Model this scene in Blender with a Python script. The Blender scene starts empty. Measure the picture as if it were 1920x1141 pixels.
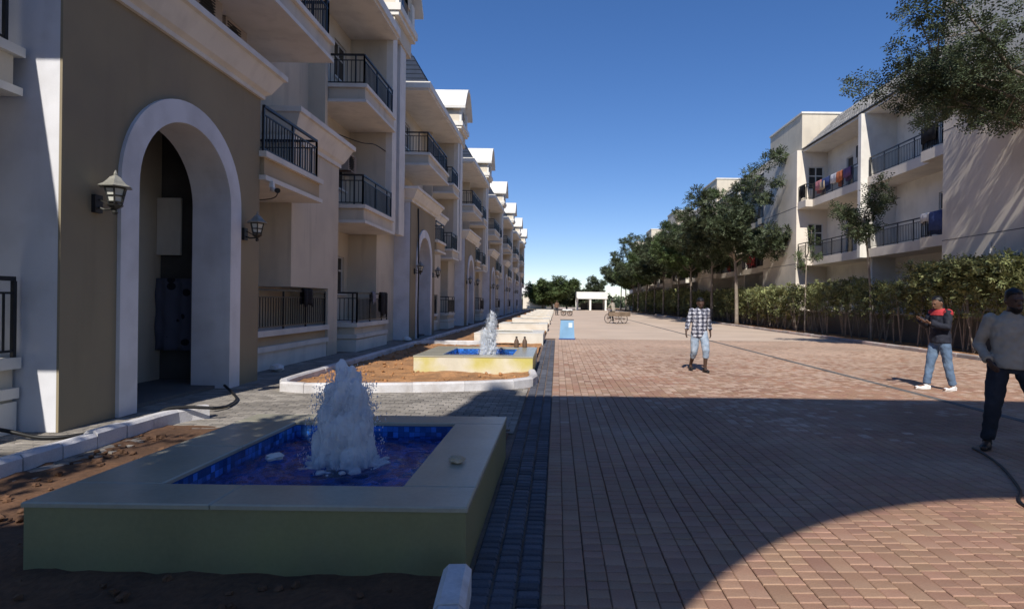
import bpy, bmesh, math, random
import numpy as np
from mathutils import Vector, Matrix, noise as mnoise

random.seed(7)
R = math.radians
SC = bpy.context.scene
COL = SC.collection

# ------------------------------------------------------------------ camera
CAM_Z = 1.58
cd = bpy.data.cameras.new("camera")
cam = bpy.data.objects.new("camera", cd)
COL.objects.link(cam)
cd.sensor_width = 36.0
cd.lens = 36.0 * 1100.0 / 1920.0
cd.clip_start = 0.05
cd.clip_end = 6000.0
cd.shift_x = -85.0 / 1920.0             # the photograph is an off-centre crop
cd.shift_y = -5.5 / 1920.0
roll = 0.012
cam.matrix_world = (Matrix.Translation((0, 0, CAM_Z)) @ Matrix.Rotation(math.pi / 2, 4, 'X') @ Matrix.Rotation(roll, 4, 'Z'))
SC.camera = cam

# ------------------------------------------------------------------ sky, sun, exposure
SUN_EL, SUN_AZ = R(43.0), R(188.5)         # azimuth clockwise from +Y: behind the camera, a little to the left
world = bpy.data.worlds.new("World")
SC.world = world
world.use_nodes = True
wn = world.node_tree.nodes
bg = wn["Background"]
sky = wn.new("ShaderNodeTexSky")
sky.sky_type = 'NISHITA'
sky.sun_disc = False
sky.sun_elevation = SUN_EL
sky.sun_rotation = SUN_AZ
sky.air_density = 0.8
sky.dust_density = 0.0
sky.ozone_density = 4.0
hs = wn.new("ShaderNodeHueSaturation")       # deeper blue, evenly over the whole dome
hs.inputs["Saturation"].default_value = 1.3
hs.inputs["Hue"].default_value = 0.51
gm = wn.new("ShaderNodeGamma")                # phone tone curve: an evener sky from zenith to horizon
gm.inputs["Gamma"].default_value = 0.85
world.node_tree.links.new(sky.outputs[0], gm.inputs["Color"])
world.node_tree.links.new(gm.outputs[0], hs.inputs["Color"])
wb = wn.new("ShaderNodeMix")                 # white balance of the phone camera
wb.data_type = 'RGBA'
wb.blend_type = 'MULTIPLY'
wb.inputs[0].default_value = 1.0
wb.inputs[7].default_value = (1.10, 1.0, 0.98, 1)
world.node_tree.links.new(hs.outputs[0], wb.inputs[6])
world.node_tree.links.new(wb.outputs[2], bg.inputs[0])
bg.inputs[1].default_value = 0.165
sd = bpy.data.lights.new("sun", 'SUN')
sd.energy = 5.0
sd.angle = R(0.5)
sd.color = (1.0, 0.95, 0.87)
sun = bpy.data.objects.new("sun", sd)
COL.objects.link(sun)
sun_pos = Vector((math.sin(SUN_AZ) * math.cos(SUN_EL), math.cos(SUN_AZ) * math.cos(SUN_EL), math.sin(SUN_EL)))
sun.rotation_euler = sun_pos.to_track_quat('Z', 'Y').to_euler()
sun.location = (0, -30, 40)
SC.view_settings.view_transform = 'Standard'
SC.view_settings.look = 'None'
SC.view_settings.gamma = 1.0
SC.view_settings.exposure = 0.0
SC.view_settings.use_curve_mapping = False
SC.cycles.max_bounces = 6
SC.cycles.diffuse_bounces = 2
SC.cycles.transparent_max_bounces = 8

# ------------------------------------------------------------------ materials
MATS = {}


def M(name, col, rough=0.7, var=0.12, scale=1.3, fine=0.06, bump=0.0, bscale=60.0, src=None, rvar=0.3,
      metal=0.0, spec=0.4, stain=None, stain_scale=1.0, stain_amt=0.5, trans=0.0, hue=0.0, streak=0.0, bias=0.0):
    """Procedural paint/stone/cloth: base colour, broad mottling, fine grain, optional stain colour, per piece tint."""
    m = bpy.data.materials.new(name)
    m.use_nodes = True
    nt = m.node_tree
    N, L = nt.nodes, nt.links
    b = N["Principled BSDF"]
    b.inputs["Roughness"].default_value = rough
    b.inputs["Metallic"].default_value = metal
    b.inputs["Specular IOR Level"].default_value = spec
    tc = N.new("ShaderNodeTexCoord")

    def noise(sc, det=4.0):
        n = N.new("ShaderNodeTexNoise")
        n.inputs["Scale"].default_value = sc
        n.inputs["Detail"].default_value = det
        L.new(tc.outputs["Object"], n.inputs["Vector"])
        return n.outputs["Fac"]

    def mixc(fac, a, c):
        x = N.new("ShaderNodeMix")
        x.data_type = 'RGBA'
        for s, v in ((0, fac), (6, a), (7, c)):
            if hasattr(v, "links") or hasattr(v, "is_linked"):
                L.new(v, x.inputs[s])
            else:
                x.inputs[s].default_value = v
        return x.outputs[2]

    def shade(c, k):
        return (min(1, c[0] * k), min(1, c[1] * k), min(1, c[2] * k), 1)

    def ramp(fac, lo, hi):
        r = N.new("ShaderNodeMapRange")
        r.inputs[1].default_value = lo
        r.inputs[2].default_value = hi
        L.new(fac, r.inputs[0])
        return r.outputs[0]
    c = mixc(ramp(noise(scale), 0.3, 0.7), shade(col, 1 - var), shade(col, 1 + var))
    if stain:
        c2 = mixc(ramp(noise(stain_scale, 5.0), 0.48 - bias, 0.66 - bias), (0, 0, 0, 1), (1, 1, 1, 1))
        mm = N.new("ShaderNodeMath")
        mm.operation = 'MULTIPLY'
        L.new(c2, mm.inputs[0])
        mm.inputs[1].default_value = stain_amt
        c = mixc(mm.outputs[0], c, (*stain, 1))
    if streak:                            # rain streaks and drip marks running down the face
        mp = N.new("ShaderNodeMapping")
        mp.inputs["Scale"].default_value = (3.3, 3.3, 0.45)
        L.new(tc.outputs["Object"], mp.inputs["Vector"])
        n1 = N.new("ShaderNodeTexNoise")
        n1.inputs["Scale"].default_value = 1.0
        n1.inputs["Detail"].default_value = 5.0
        L.new(mp.outputs[0], n1.inputs["Vector"])
        mk = N.new("ShaderNodeMath")
        mk.operation = 'MULTIPLY'
        L.new(ramp(n1.outputs["Fac"], 0.55, 0.8), mk.inputs[0])
        mk.inputs[1].default_value = streak
        cm = N.new("ShaderNodeClamp")
        L.new(mk.outputs[0], cm.inputs[0])
        c = mixc(cm.outputs[0], c, shade(col, 0.45))
    hsv = N.new("ShaderNodeHueSaturation")
    L.new(c, hsv.inputs["Color"])
    mr = N.new("ShaderNodeMapRange")
    mr.inputs[3].default_value = 1 - fine
    mr.inputs[4].default_value = 1 + fine
    mr.inputs[1].default_value = 0.25
    mr.inputs[2].default_value = 0.75
    L.new(noise(bscale), mr.inputs[0])
    val = mr.outputs[0]
    if src:
        if src == 'obj':
            rn = N.new("ShaderNodeObjectInfo").outputs["Random"]
        else:
            a = N.new("ShaderNodeAttribute")
            a.attribute_name = "rnd"
            rn = a.outputs["Fac"]
        m2 = N.new("ShaderNodeMapRange")
        m2.inputs[3].default_value = 1 - rvar
        m2.inputs[4].default_value = 1 + rvar
        L.new(rn, m2.inputs[0])
        mu = N.new("ShaderNodeMath")
        mu.operation = 'MULTIPLY'
        L.new(val, mu.inputs[0])
        L.new(m2.outputs[0], mu.inputs[1])
        val = mu.outputs[0]
        if hue:
            m3 = N.new("ShaderNodeMapRange")
            m3.inputs[3].default_value = 0.5 - hue
            m3.inputs[4].default_value = 0.5 + hue
            fr = N.new("ShaderNodeMath")
            fr.operation = 'FRACT'
            m7 = N.new("ShaderNodeMath")
            m7.operation = 'MULTIPLY'
            m7.inputs[1].default_value = 7.31
            L.new(rn, m7.inputs[0])
            L.new(m7.outputs[0], fr.inputs[0])
            L.new(fr.outputs[0], m3.inputs[0])
            L.new(m3.outputs[0], hsv.inputs["Hue"])
    L.new(val, hsv.inputs["Value"])
    L.new(hsv.outputs[0], b.inputs["Base Color"])
    if bump:
        bp = N.new("ShaderNodeBump")
        bp.inputs["Strength"].default_value = bump
        bp.inputs["Distance"].default_value = 0.01
        L.new(noise(bscale, 6.0), bp.inputs["Height"])
        L.new(bp.outputs[0], b.inputs["Normal"])
    if trans:
        tr = N.new("ShaderNodeBsdfTranslucent")
        L.new(hsv.outputs[0], tr.inputs[0])
        ms = N.new("ShaderNodeMixShader")
        ms.inputs[0].default_value = trans
        L.new(b.outputs[0], ms.inputs[1])
        L.new(tr.outputs[0], ms.inputs[2])
        L.new(ms.outputs[0], N["Material Output"].inputs[0])
    MATS[name] = m
    return m


M('cream', (0.66, 0.585, 0.465), 0.8, 0.06, 0.5, 0.04, 0.15, 90, stain=(0.42, 0.37, 0.31), stain_scale=0.7, stain_amt=0.35, streak=0.4)
M('white_trim', (0.77, 0.735, 0.665), 0.65, 0.05, 0.8, 0.03, 0.1, 80, stain=(0.5, 0.47, 0.42), stain_scale=1.7, stain_amt=0.3, streak=0.25)
M('arch_white', (0.72, 0.72, 0.75), 0.6, 0.06, 0.9, 0.03, 0.1, 80, stain=(0.45, 0.44, 0.44), stain_scale=1.4, stain_amt=0.4, streak=0.25)
M('tan', (0.30, 0.25, 0.165), 0.85, 0.08, 0.6, 0.05, 0.3, 120, stain=(0.24, 0.20, 0.15), stain_scale=0.9, stain_amt=0.5, streak=0.22)
M('ochre', (0.50, 0.38, 0.24), 0.85, 0.1, 0.8, 0.05, 0.2, 100)
M('grey_wall', (0.77, 0.69, 0.585), 0.85, 0.08, 0.45, 0.04, 0.2, 90, stain=(0.52, 0.47, 0.40), stain_scale=0.5, stain_amt=0.5, streak=0.25)
M('iron', (0.018, 0.019, 0.022), 0.4, 0.2, 5, 0.1, spec=0.5)
M('slate', (0.02, 0.03, 0.055), 0.7, 0.2, 3, 0.15, 0.3, 30, spec=0.2)
M('blue_glass', (0.03, 0.07, 0.16), 0.12, 0.2, 1.5, 0.02, spec=0.7)
M('dark_glass', (0.018, 0.02, 0.024), 0.08, 0.2, 1.2, 0.02, spec=0.6)
M('dark_room', (0.09, 0.088, 0.085), 0.9, 0.2, 2)  # near-black tone puts the darkness of unlit interiors into the colour
M('window_frame', (0.66, 0.64, 0.60), 0.5, 0.05)
M('brown_frame', (0.12, 0.075, 0.05), 0.6, 0.2)
M('roof_tile', (0.25, 0.235, 0.215), 0.8, 0.25, 2, 0.2, 0.3, 40, src='attr', rvar=0.35)
M('paver', (0.33, 0.19, 0.125), 0.72, 0.22, 0.45, 0.12, 0.3, 70, src='attr', rvar=0.13, hue=0.008,
  stain=(0.42, 0.30, 0.215), stain_scale=0.8, stain_amt=0.6)
M('paver_piece', (0.33, 0.19, 0.125), 0.72, 0.22, 0.45, 0.12, 0.3, 70, src='obj', rvar=0.13, hue=0.008,
  stain=(0.42, 0.30, 0.215), stain_scale=0.8, stain_amt=0.6)
M('joint', (0.2, 0.14, 0.105), 0.95, 0.3, 3, 0.2, 0.4, 50)
M('blue_cobble', (0.075, 0.078, 0.095), 0.7, 0.25, 1.2, 0.15, 0.4, 70, src='attr', rvar=0.35)
M('blue_cobble_piece', (0.075, 0.078, 0.095), 0.7, 0.25, 1.2, 0.15, 0.4, 70, src='obj', rvar=0.35)
M('side_paver', (0.25, 0.225, 0.195), 0.85, 0.22, 0.9, 0.15, 0.4, 60, src='attr', rvar=0.28)
M('soil', (0.40, 0.205, 0.09), 0.95, 0.3, 1.6, 0.25, 0.9, 25, stain=(0.19, 0.11, 0.06), stain_scale=3, stain_amt=0.6)
M('soil_shaded', (0.11, 0.058, 0.032), 0.9, 0.3, 1.6, 0.25, 0.9, 25, stain=(0.2, 0.10, 0.05), stain_scale=2, stain_amt=0.5)  # bed soil with the shade around the nearest fountain put into its colour
M('basin_olive', (0.25, 0.235, 0.12), 0.4, 0.15, 1.5, 0.05, 0.08, 40, stain=(0.24, 0.235, 0.10), stain_scale=1.6, stain_amt=0.7)  # stained olive, darkened further to paint in shade on the nearest basin
M('ground', (0.20, 0.17, 0.125), 0.95, 0.25, 0.2, 0.2, 0.4, 20)
M('kerb_white', (0.62, 0.60, 0.60), 0.75, 0.12, 2, 0.08, 0.4, 50, src='obj', rvar=0.08, stain=(0.34, 0.30, 0.27), stain_scale=3, stain_amt=0.5)
M('kerb_grey', (0.42, 0.37, 0.34), 0.85, 0.2, 2, 0.1, 0.4, 50, src='obj', rvar=0.2, stain=(0.45, 0.2, 0.16), stain_scale=1.5, stain_amt=0.35)
M('basin_wall', (0.66, 0.62, 0.50), 0.45, 0.1, 1.5, 0.04, 0.08, 40, stain=(0.55, 0.48, 0.11), stain_scale=1.15, stain_amt=0.9, bias=0.07)
M('basin_clean', (0.70, 0.67, 0.60), 0.5, 0.08, 1.5, 0.04, 0.08, 40, stain=(0.5, 0.44, 0.33), stain_scale=2.0, stain_amt=0.35)
M('coping', (0.37, 0.35, 0.27), 0.26, 0.1, 2.0, 0.05, 0.03, 30, spec=0.6, stain=(0.36, 0.34, 0.28), stain_scale=2.4, stain_amt=0.4)
M('pool_tile', (0.035, 0.15, 0.52), 0.15, 0.15, 3, 0.1, src='attr', rvar=0.6, spec=0.6)
M('bark', (0.25, 0.21, 0.17), 0.9, 0.25, 4, 0.2, 0.6, 30)
M('leaf_dark', (0.085, 0.108, 0.055), 0.6, 0.25, 0.5, 0.1, src='attr', rvar=0.55, hue=0.02, trans=0.3)
M('leaf_mid', (0.095, 0.135, 0.05), 0.6, 0.25, 0.5, 0.1, src='attr', rvar=0.55, hue=0.02, trans=0.3)
M('leaf_hedge', (0.2, 0.215, 0.09), 0.6, 0.3, 0.4, 0.1, src='attr', rvar=0.6, hue=0.025, trans=0.25)
M('rubber', (0.012, 0.012, 0.013), 0.5, 0.2, 5)
M('concrete_dark', (0.13, 0.125, 0.12), 0.9, 0.2, 0.8, 0.1, 0.3, 40)
M('skin', (0.20, 0.105, 0.065), 0.5, 0.08, 8, 0.04)
M('skin_dark', (0.085, 0.048, 0.034), 0.5, 0.08, 8, 0.04)
M('hair', (0.008, 0.007, 0.007), 0.5, 0.3, 30, 0.3)
M('jean', (0.115, 0.175, 0.27), 0.85, 0.25, 6, 0.12, 0.3, 200, stain=(0.2, 0.28, 0.38), stain_scale=5, stain_amt=0.5)
M('jean_pale', (0.27, 0.34, 0.43), 0.85, 0.25, 6, 0.12, 0.3, 200, stain=(0.42, 0.44, 0.46), stain_scale=6, stain_amt=0.5)
M('navy', (0.016, 0.018, 0.03), 0.8, 0.2, 6, 0.1, 0.3, 150)
M('red_cloth', (0.42, 0.035, 0.04), 0.8, 0.15, 6, 0.1)
M('shirt_grey', (0.36, 0.315, 0.26), 0.85, 0.12, 5, 0.06, 0.4, 14)
M('trouser_dark', (0.022, 0.025, 0.036), 0.85, 0.2, 6, 0.1)
M('shoe_white', (0.75, 0.74, 0.72), 0.6, 0.05)
M('shoe_black', (0.012, 0.011, 0.011), 0.5, 0.1)
M('sky_blue_paint', (0.20, 0.37, 0.56), 0.35, 0.1, 3, 0.04)
M('highlight_tone', (0.62, 0.72, 0.80), 0.3, 0.05)
M('rust', (0.17, 0.10, 0.065), 0.8, 0.3, 8, 0.2)
M('wood', (0.23, 0.17, 0.12), 0.85, 0.25, 4, 0.2)
M('ac_white', (0.42, 0.36, 0.31), 0.6, 0.1, 3, 0.08)
M('lamp_metal', (0.055, 0.055, 0.05), 0.35, 0.2, 9, 0.15, metal=0.4)
M('lamp_roof', (0.30, 0.29, 0.25), 0.45, 0.2, 9, 0.15, metal=0.2)
M('lamp_glass', (0.62, 0.62, 0.56), 0.25, 0.05)
M('plastic_white', (0.75, 0.74, 0.72), 0.5, 0.08)
M('canvas_white', (0.80, 0.79, 0.76), 0.6, 0.05)

for nm, c in (('cloth_pink', (0.55, 0.22, 0.24)), ('cloth_blue', (0.05, 0.08, 0.22)), ('cloth_white', (0.66, 0.65, 0.68)),
              ('cloth_orange', (0.55, 0.17, 0.07)), ('cloth_black', (0.012, 0.012, 0.014)), ('cloth_beige', (0.45, 0.36, 0.25)),
              ('cloth_red', (0.36, 0.03, 0.04)), ('cloth_grey', (0.22, 0.22, 0.25)), ('cloth_purple', (0.16, 0.09, 0.2))):
    M(nm, c, 0.9, 0.2, 6, 0.1, 0.3, 40)


def mat_plaid():
    m = bpy.data.materials.new('plaid')
    m.use_nodes = True
    N, L = m.node_tree.nodes, m.node_tree.links
    b = N["Principled BSDF"]
    b.inputs["Roughness"].default_value = 0.85
    tc = N.new("ShaderNodeTexCoord")
    sep = N.new("ShaderNodeSeparateXYZ")
    nz = N.new("ShaderNodeTexNoise")
    nz.inputs["Scale"].default_value = 16
    L.new(tc.outputs["Object"], nz.inputs["Vector"])
    vm = N.new("ShaderNodeVectorMath")
    vm.operation = 'MULTIPLY_ADD'
    vm.inputs[1].default_value = (0.09, 0.09, 0.09)
    L.new(nz.outputs["Color"], vm.inputs[0])
    L.new(tc.outputs["Object"], vm.inputs[2])
    L.new(vm.outputs[0], sep.inputs[0])

    def wave(out, f, off):
        a = N.new("ShaderNodeMath")
        a.operation = 'MULTIPLY_ADD'
        a.inputs[1].default_value = f
        a.inputs[2].default_value = off
        L.new(out, a.inputs[0])
        s = N.new("ShaderNodeMath")
        s.operation = 'SINE'
        L.new(a.outputs[0], s.inputs[0])
        g = N.new("ShaderNodeMath")
        g.operation = 'GREATER_THAN'
        g.inputs[1].default_value = 0.0
        L.new(s.outputs[0], g.inputs[0])
        return g.outputs[0]
    add = N.new("ShaderNodeMath")
    L.new(wave(sep.outputs[0], 54, 0.4), add.inputs[0])
    L.new(wave(sep.outputs[2], 72, 1.0), add.inputs[1])
    cr = N.new("ShaderNodeValToRGB")
    cr.color_ramp.interpolation = 'CONSTANT'
    e = cr.color_ramp.elements
    e[0].color = (0.02, 0.023, 0.04, 1)
    e[1].position = 0.3
    e[1].color = (0.14, 0.145, 0.19, 1)
    x = e.new(0.8)
    x.color = (0.52, 0.52, 0.56, 1)
    hf = N.new("ShaderNodeMath")
    hf.operation = 'MULTIPLY'
    hf.inputs[1].default_value = 0.5
    L.new(add.outputs[0], hf.inputs[0])
    L.new(hf.outputs[0], cr.inputs[0])
    L.new(cr.outputs[0], b.inputs["Base Color"])
    MATS['plaid'] = m


def mat_brick_far():
    """Tan block paving too far away to tell the blocks apart."""
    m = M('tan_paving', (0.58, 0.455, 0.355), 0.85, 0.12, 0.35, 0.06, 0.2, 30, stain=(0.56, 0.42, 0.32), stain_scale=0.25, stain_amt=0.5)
    return m


def mat_spotted():
    m = M('spotted_quilt', (0.10, 0.11, 0.15), 0.95, 0.1, 3)
    N, L = m.node_tree.nodes, m.node_tree.links
    tc = N.new("ShaderNodeTexCoord")
    v = N.new("ShaderNodeTexVoronoi")
    v.inputs["Scale"].default_value = 3.3
    L.new(tc.outputs["Object"], v.inputs["Vector"])
    lt = N.new("ShaderNodeMath")
    lt.operation = 'LESS_THAN'
    lt.inputs[1].default_value = 0.23
    L.new(v.outputs["Distance"], lt.inputs[0])
    mx = N.new("ShaderNodeMix")
    mx.data_type = 'RGBA'
    mx.inputs[6].default_value = (0.10, 0.11, 0.16, 1)
    mx.inputs[7].default_value = (0.015, 0.016, 0.025, 1)
    L.new(lt.outputs[0], mx.inputs[0])
    L.new(mx.outputs[2], N["Principled BSDF"].inputs["Base Color"])


def mat_water():
    m = bpy.data.materials.new('water')
    m.use_nodes = True
    N, L = m.node_tree.nodes, m.node_tree.links
    b = N["Principled BSDF"]
    b.inputs["Base Color"].default_value = (0.75, 0.85, 1.0, 1)
    b.inputs["Roughness"].default_value = 0.04
    b.inputs["IOR"].default_value = 1.2
    b.inputs["Transmission Weight"].default_value = 1.0
    b.inputs["Specular IOR Level"].default_value = 0.2
    tc = N.new("ShaderNodeTexCoord")
    n = N.new("ShaderNodeTexNoise")
    n.inputs["Scale"].default_value = 14
    n.inputs["Detail"].default_value = 3
    L.new(tc.outputs["Object"], n.inputs["Vector"])
    bp = N.new("ShaderNodeBump")
    bp.inputs["Strength"].default_value = 0.5
    bp.inputs["Distance"].default_value = 0.03
    L.new(n.outputs[0], bp.inputs["Height"])
    L.new(bp.outputs[0], b.inputs["Normal"])
    MATS['water'] = m
    f = bpy.data.materials.new('foam')
    f.use_nodes = True
    N, L = f.node_tree.nodes, f.node_tree.links
    b = N["Principled BSDF"]
    b.inputs["Base Color"].default_value = (0.90, 0.93, 0.97, 1)
    b.inputs["Roughness"].default_value = 0.3
    tr = N.new("ShaderNodeBsdfTranslucent")
    tr.inputs[0].default_value = (0.88, 0.92, 0.97, 1)
    tp = N.new("ShaderNodeBsdfTransparent")
    ms = N.new("ShaderNodeMixShader")
    ms.inputs[0].default_value = 0.45
    L.new(b.outputs[0], ms.inputs[1])
    L.new(tr.outputs[0], ms.inputs[2])
    m2 = N.new("ShaderNodeMixShader")
    m2.inputs[0].default_value = 0.12
    L.new(ms.outputs[0], m2.inputs[1])
    L.new(tp.outputs[0], m2.inputs[2])
    L.new(m2.outputs[0], N["Material Output"].inputs[0])
    MATS['foam'] = f


mat_plaid()
mat_brick_far()
mat_spotted()
mat_water()

# ------------------------------------------------------------------ mesh helpers
ORG = {}


def tag(o, label=None, cat=None, group=None, kind=None):
    for k, v in (('label', label), ('category', cat), ('group', group), ('kind', kind)):
        if v:
            o[k] = v
    return o


def empty(name, loc, label=None, cat=None, group=None, rz=0.0):
    o = bpy.data.objects.new(name, None)
    COL.objects.link(o)
    o.location = loc
    o.rotation_euler = (0, 0, rz)
    o.empty_display_size = 0.2
    ORG[o.name] = Vector(loc)
    return tag(o, label, cat, group)


def link_mesh(name, me, parent=None, org=(0, 0, 0)):
    o = bpy.data.objects.new(name, me)
    COL.objects.link(o)
    if parent is not None:
        o.parent = parent
        ORG[o.name] = Vector(org)
    else:
        o.location = org
        ORG[o.name] = Vector(org)
    return o


class MB:
    def __init__(self):
        self.v, self.f, self.r = [], [], None

    def add(self, vs, fs):
        n = len(self.v)
        self.v.extend(vs)
        self.f.extend([tuple(i + n for i in f) for f in fs])
        return self

    def box(self, x0, x1, y0, y1, z0, z1):
        x0, x1 = min(x0, x1), max(x0, x1)
        y0, y1 = min(y0, y1), max(y0, y1)
        z0, z1 = min(z0, z1), max(z0, z1)
        return self.add([(x0, y0, z0), (x1, y0, z0), (x1, y1, z0), (x0, y1, z0), (x0, y0, z1), (x1, y0, z1), (x1, y1, z1), (x0, y1, z1)],
                        [(0, 3, 2, 1), (4, 5, 6, 7), (0, 1, 5, 4), (1, 2, 6, 5), (2, 3, 7, 6), (3, 0, 4, 7)])

    def prism_y(self, prof, y0, y1):
        """closed profile of (x, z) points swept along y"""
        n = len(prof)
        vs = [(x, y0, z) for x, z in prof] + [(x, y1, z) for x, z in prof]
        fs = [tuple(range(n)), tuple(range(2 * n - 1, n - 1, -1))]
        fs += [(i, n + i, n + (i + 1) % n, (i + 1) % n) for i in range(n)]
        return self.add(vs, fs)

    def prism_x(self, prof, x0, x1):
        n = len(prof)
        vs = [(x0, y, z) for y, z in prof] + [(x1, y, z) for y, z in prof]
        fs = [tuple(range(n)), tuple(range(2 * n - 1, n - 1, -1))]
        fs += [(i, n + i, n + (i + 1) % n, (i + 1) % n) for i in range(n)]
        return self.add(vs, fs)

    def tube(self, pts, rad, n=8, cap=True, flat=None):
        """pts: list of 3-vectors, rad: list of r or (ra, rb); swept with a stable frame"""
        pts = [Vector(p) for p in pts]
        base = len(self.v)
        up0 = None
        rings = []
        for i, p in enumerate(pts):
            d = (pts[min(i + 1, len(pts) - 1)] - pts[max(i - 1, 0)])
            if d.length < 1e-9:
                d = Vector((0, 0, 1))
            d.normalize()
            if flat is not None:
                a = Vector(flat) - d * d.dot(Vector(flat))
            elif up0 is None:
                a = Vector((1, 0, 0)) if abs(d.x) < 0.9 else Vector((0, 1, 0))
                a = a - d * d.dot(a)
            else:
                a = up0 - d * d.dot(up0)
            a.normalize()
            up0 = a
            b = d.cross(a)
            r = rad[i]
            ra, rb = r if isinstance(r, tuple) else (r, r)
            ring = []
            for k in range(n):
                t = 2 * math.pi * k / n
                q = p + a * (math.cos(t) * ra) + b * (math.sin(t) * rb)
                ring.append(len(self.v))
                self.v.append((q.x, q.y, q.z))
            rings.append(ring)
        for i in range(len(rings) - 1):
            A, B = rings[i], rings[i + 1]
            for k in range(n):
                self.f.append((A[k], A[(k + 1) % n], B[(k + 1) % n], B[k]))
        if cap:
            self.f.append(tuple(reversed(rings[0])))
            self.f.append(tuple(rings[-1]))
        return self

    def ball(self, c, r, n=8, m=6):
        rx, ry, rz = r if isinstance(r, tuple) else (r, r, r)
        vs = [(c[0], c[1], c[2] - rz)]
        for j in range(1, m):
            ph = -math.pi / 2 + math.pi * j / m
            for k in range(n):
                t = 2 * math.pi * k / n
                vs.append((c[0] + rx * math.cos(ph) * math.cos(t), c[1] + ry * math.cos(ph) * math.sin(t), c[2] + rz * math.sin(ph)))
        vs.append((c[0], c[1], c[2] + rz))
        fs = [(0, 1 + (k + 1) % n, 1 + k) for k in range(n)]
        for j in range(m - 2):
            a, b = 1 + j * n, 1 + (j + 1) * n
            fs += [(a + k, a + (k + 1) % n, b + (k + 1) % n, b + k) for k in range(n)]
        a = 1 + (m - 2) * n
        fs += [(a + k, a + (k + 1) % n, len(vs) - 1) for k in range(n)]
        return self.add(vs, fs)

    def lathe(self, c, prof, n=6, rot=0.0):
        """prof: (r, z) list about the vertical axis through c"""
        base = len(self.v)
        for r, z in prof:
            for k in range(n):
                t = 2 * math.pi * k / n + rot
                self.v.append((c[0] + r * math.cos(t), c[1] + r * math.sin(t), c[2] + z))
        for j in range(len(prof) - 1):
            a, b = base + j * n, base + (j + 1) * n
            for k in range(n):
                self.f.append((a + k, a + (k + 1) % n, b + (k + 1) % n, b + k))
        self.f.append(tuple(base + k for k in range(n - 1, -1, -1)))
        e = base + (len(prof) - 1) * n
        self.f.append(tuple(e + k for k in range(n)))
        return self

    def build(self, name, mat, parent=None, smooth=False, org=None, rnd=None, mats=None):
        o0 = ORG[parent.name] if parent is not None else Vector(org or (0, 0, 0))
        me = bpy.data.meshes.new(name)
        vs = self.v if o0.length == 0 else [(x - o0.x, y - o0.y, z - o0.z) for x, y, z in self.v]
        me.from_pydata(vs, [], self.f)
        me.materials.append(MATS[mat])
        if rnd is not None:
            at = me.attributes.new("rnd", 'FLOAT', 'POINT')
            at.data.foreach_set("value", np.asarray(rnd, dtype=np.float32))
        if smooth:
            me.polygons.foreach_set("use_smooth", [True] * len(me.polygons))
        return link_mesh(name, me, parent, o0)


def quads_mesh(name, V, rnd, mat, parent=None, org=(0, 0, 0)):
    """V: (n, 4, 3) array of quads -> one mesh with a per leaf tint"""
    n = V.shape[0]
    me = bpy.data.meshes.new(name)
    me.vertices.add(n * 4)
    me.vertices.foreach_set("co", V.reshape(-1).astype(np.float32))
    me.loops.add(n * 4)
    me.loops.foreach_set("vertex_index", np.arange(n * 4, dtype=np.int32))
    me.polygons.add(n)
    me.polygons.foreach_set("loop_start", np.arange(0, n * 4, 4, dtype=np.int32))
    me.update(calc_edges=True)
    at = me.attributes.new("rnd", 'FLOAT', 'POINT')
    at.data.foreach_set("value", np.repeat(rnd, 4).astype(np.float32))
    me.materials.append(MATS[mat])
    return me if parent is None and org is None else link_mesh(name, me, parent, org)


def copy_tree(o, parent=None):
    c = o.copy()
    COL.objects.link(c)
    c.parent = parent
    for ch in o.children:
        copy_tree(ch, c)
    return c


def copy_thing(o, loc, label=None, rz=None, scale=None):
    c = copy_tree(o)
    c.location = loc
    if rz is not None:
        c.rotation_euler = (0, 0, rz)
    if scale is not None:
        c.scale = (scale, scale, scale) if not isinstance(scale, tuple) else scale
    if label:
        c['label'] = label
    return c


def wall_x(mb, x0, x1, y0, y1, z0, z1, holes=()):
    """wall slab between x0 and x1 with rectangular openings (y0, y1, z0, z1)"""
    ys = sorted({y0, y1, *[h[0] for h in holes], *[h[1] for h in holes]})
    ys = [y for y in ys if y0 <= y <= y1]
    for a, b in zip(ys[:-1], ys[1:]):
        zs = [(z0, z1)]
        for h in holes:
            if h[0] <= a + 1e-6 and h[1] >= b - 1e-6:
                nz = []
                for p, q in zs:
                    if h[3] <= p or h[2] >= q:
                        nz.append((p, q))
                        continue
                    if h[2] > p:
                        nz.append((p, h[2]))
                    if h[3] < q:
                        nz.append((h[3], q))
                zs = nz
        for p, q in zs:
            mb.box(x0, x1, a, b, p, q)


def window(root, x, s, y0, y1, z0, z1, ny=2, nz=2, frame='window_frame', sill=True):
    """a window set back in an opening; s = +1 looks towards +x"""
    fr = MB()
    xa, xb = x - s * 0.06, x - s * 0.12
    w = 0.055
    fr.box(xa, xb, y0, y0 + w, z0, z1).box(xa, xb, y1 - w, y1, z0, z1)
    fr.box(xa, xb, y0 + w, y1 - w, z1 - w, z1).box(xa, xb, y0 + w, y1 - w, z0, z0 + w)
    for i in range(1, ny):
        y = y0 + (y1 - y0) * i / ny
        fr.box(xa - s * .004, xb + s * .004, y - w / 2, y + w / 2, z0 + w, z1 - w)
    for i in range(1, nz):
        z = z0 + (z1 - z0) * (0.62 if nz == 2 else i / nz)
        fr.box(xa - s * .008, xb + s * .008, y0 + w, y1 - w, z - w / 2, z + w / 2)
    o = fr.build('window', frame, root)
    MB().box(x - s * 0.085, x - s * 0.10, y0 + w * .8, y1 - w * .8, z0 + w * .8, z1 - w * .8).build('pane', 'dark_glass', o)
    if sill:
        MB().box(x - s * 0.14, x + s * 0.07, y0 - 0.06, y1 + 0.06, z0 - 0.06, z0 + 0.002).build('sill', 'white_trim', o)
    return o


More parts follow.
